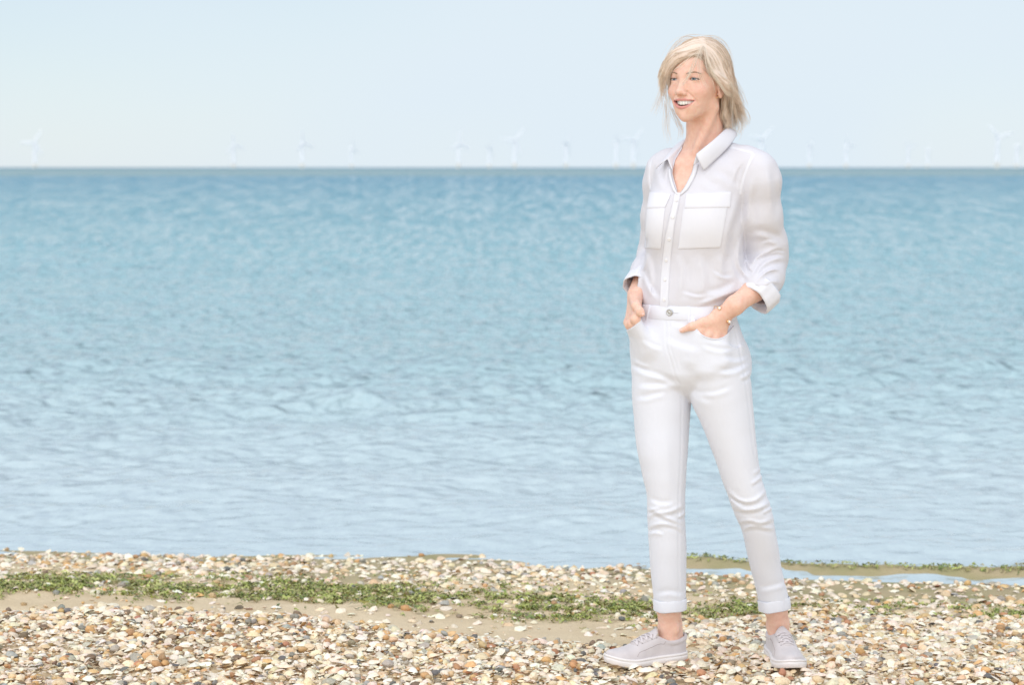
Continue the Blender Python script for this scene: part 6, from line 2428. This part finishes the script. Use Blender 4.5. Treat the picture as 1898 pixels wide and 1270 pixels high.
if np.mean(np.sum(no_ * (out - ctr), 1)) < 0:
    no_ = -no_
V = np.vstack([np.column_stack([out + no_ * o_, np.full(len(out), z_)]) for z_, o_ in rows])
m_ = len(out)
F = [(i * m_ + j, i * m_ + (j + 1) % m_, (i + 1) * m_ + (j + 1) % m_, (i + 1) * m_ + j) for i in range(len(rows) - 1) for j in range(m_)]
F += [tuple(range(m_))[::-1]]
sole_me = Bag().add(bend(V), F).mesh('sole')
# tongue
V = []
for i, b in enumerate(np.linspace(0, 1, 12)):
    y_ = .172 - .080 * b
    zc_ = top_of(0, max(y_, .112)) + .001 + max(0, (.112 - y_)) * 0.75
    for j, a in enumerate(np.linspace(-1, 1, 11)):
        wd_ = .019 + .006 * b - (.012 * max(0, b - .82) / .18)
        V.append((a * wd_, y_ - 0.004 * (a * a) * b * -1, zc_ - .010 * a * a))
F = [(i * 11 + j, i * 11 + j + 1, (i + 1) * 11 + j + 1, (i + 1) * 11 + j) for i in range(11) for j in range(10)]
tongue_me = Bag().add(bend(np.array(V)), F).mesh('tongue')
# laces, eyelets, seams, with dark pieces for shaded gaps and grooves
lace_mes, eyelet_gap_bag, seam_me = [], Bag(), Bag()
ys_l = [.105, .120, .135, .150, .165]
for q, y_ in enumerate(ys_l):
    xe = .021 - .0012 * q
    for sg in (-1, 1):
        y2 = ys_l[q + 1] if q < 4 else y_
        if q == 4 and sg < 0:
            continue
        P = []
        for a in np.linspace(-1, 1, 13):
            xx = a * xe * sg
            yy_ = (y_ + y2) / 2 + (y_ - y2) / 2 * a
            P.append((xx, yy_, top_of(xx, yy_) + .0028 + .0022 * (1 - a * a) - .004 * abs(a) ** 8))
        V, F = tube(P, .0036, 6, 0.4)
        lace_mes.append(Bag().add(bend(V), F).mesh('lace'))
    for sg in (-1, 1):
        V, F = disc_on(np.array([sg * (xe + .0015), y_, top_of(sg * (xe + .0015), y_) - .0004]), np.array([sg * .5, .1, 1]), [(0, .0020), (.0008, .0018)], 8)
        eyelet_gap_bag.add(bend(V), F)
V, F = disc_on(np.array([0, .178, top_of(0, .178) - .001]), np.array([0, .35, 1]), [(0, .0035), (.0014, .003)], 12)  # dark disc stands in for the shadowed opening at the vamp
eyelet_gap_bag.add(bend(V * [1.5, 1, 1]), F)
for sg in (-1, 1):
    P = [(sg * .030, .080), (sg * .031, .110), (sg * .033, .140), (sg * .035, .165), (sg * .040, .178)]
    P = curve3(np.column_stack([P, np.zeros(5)]), 24)
    Pz = []
    for p in P:
        Pz.append((p[0], p[1], top_of(p[0], p[1]) + .0001))
    V, F = tube(Pz, .0007, 4)
    seam_me.add(bend(V), F)
eyelet_gap_me, seam_m = eyelet_gap_bag.mesh('eyelets_and_gap_shade'), seam_me.mesh('seam_shade_line')


def shoe(heel, toe, zz, roll, label):
    f = np.array([toe[0] - heel[0], toe[1] - heel[1]])
    f /= np.linalg.norm(f)
    ang_ = math.atan2(-f[0], f[1])
    o = link('shoe', upper_me, m_suede, person, Vector((heel[0] - PB[0], heel[1] - PB[1], zz)))
    o.rotation_euler = (0, RAD(roll), ang_)
    tag(o, label)
    link('sole', sole_me, m_sole, o)
    tg = link('tongue', tongue_me, m_suede, o)
    solid(tg, .005, 0)
    for lm in lace_mes:
        link('lace', lm, m_lace, o)
    link('eyelets_and_gap_shade', eyelet_gap_me, m_dark, o)
    link('seam_shade_line', seam_m, m_seam, o)
    return o


shoe(*SHOE_R, .009, 0, 'lilac-grey suede lace-up shoe seen from its side, toe to the left')
shoe(*SHOE_L, .007, 0, 'lilac-grey suede lace-up shoe pointing at the viewer')
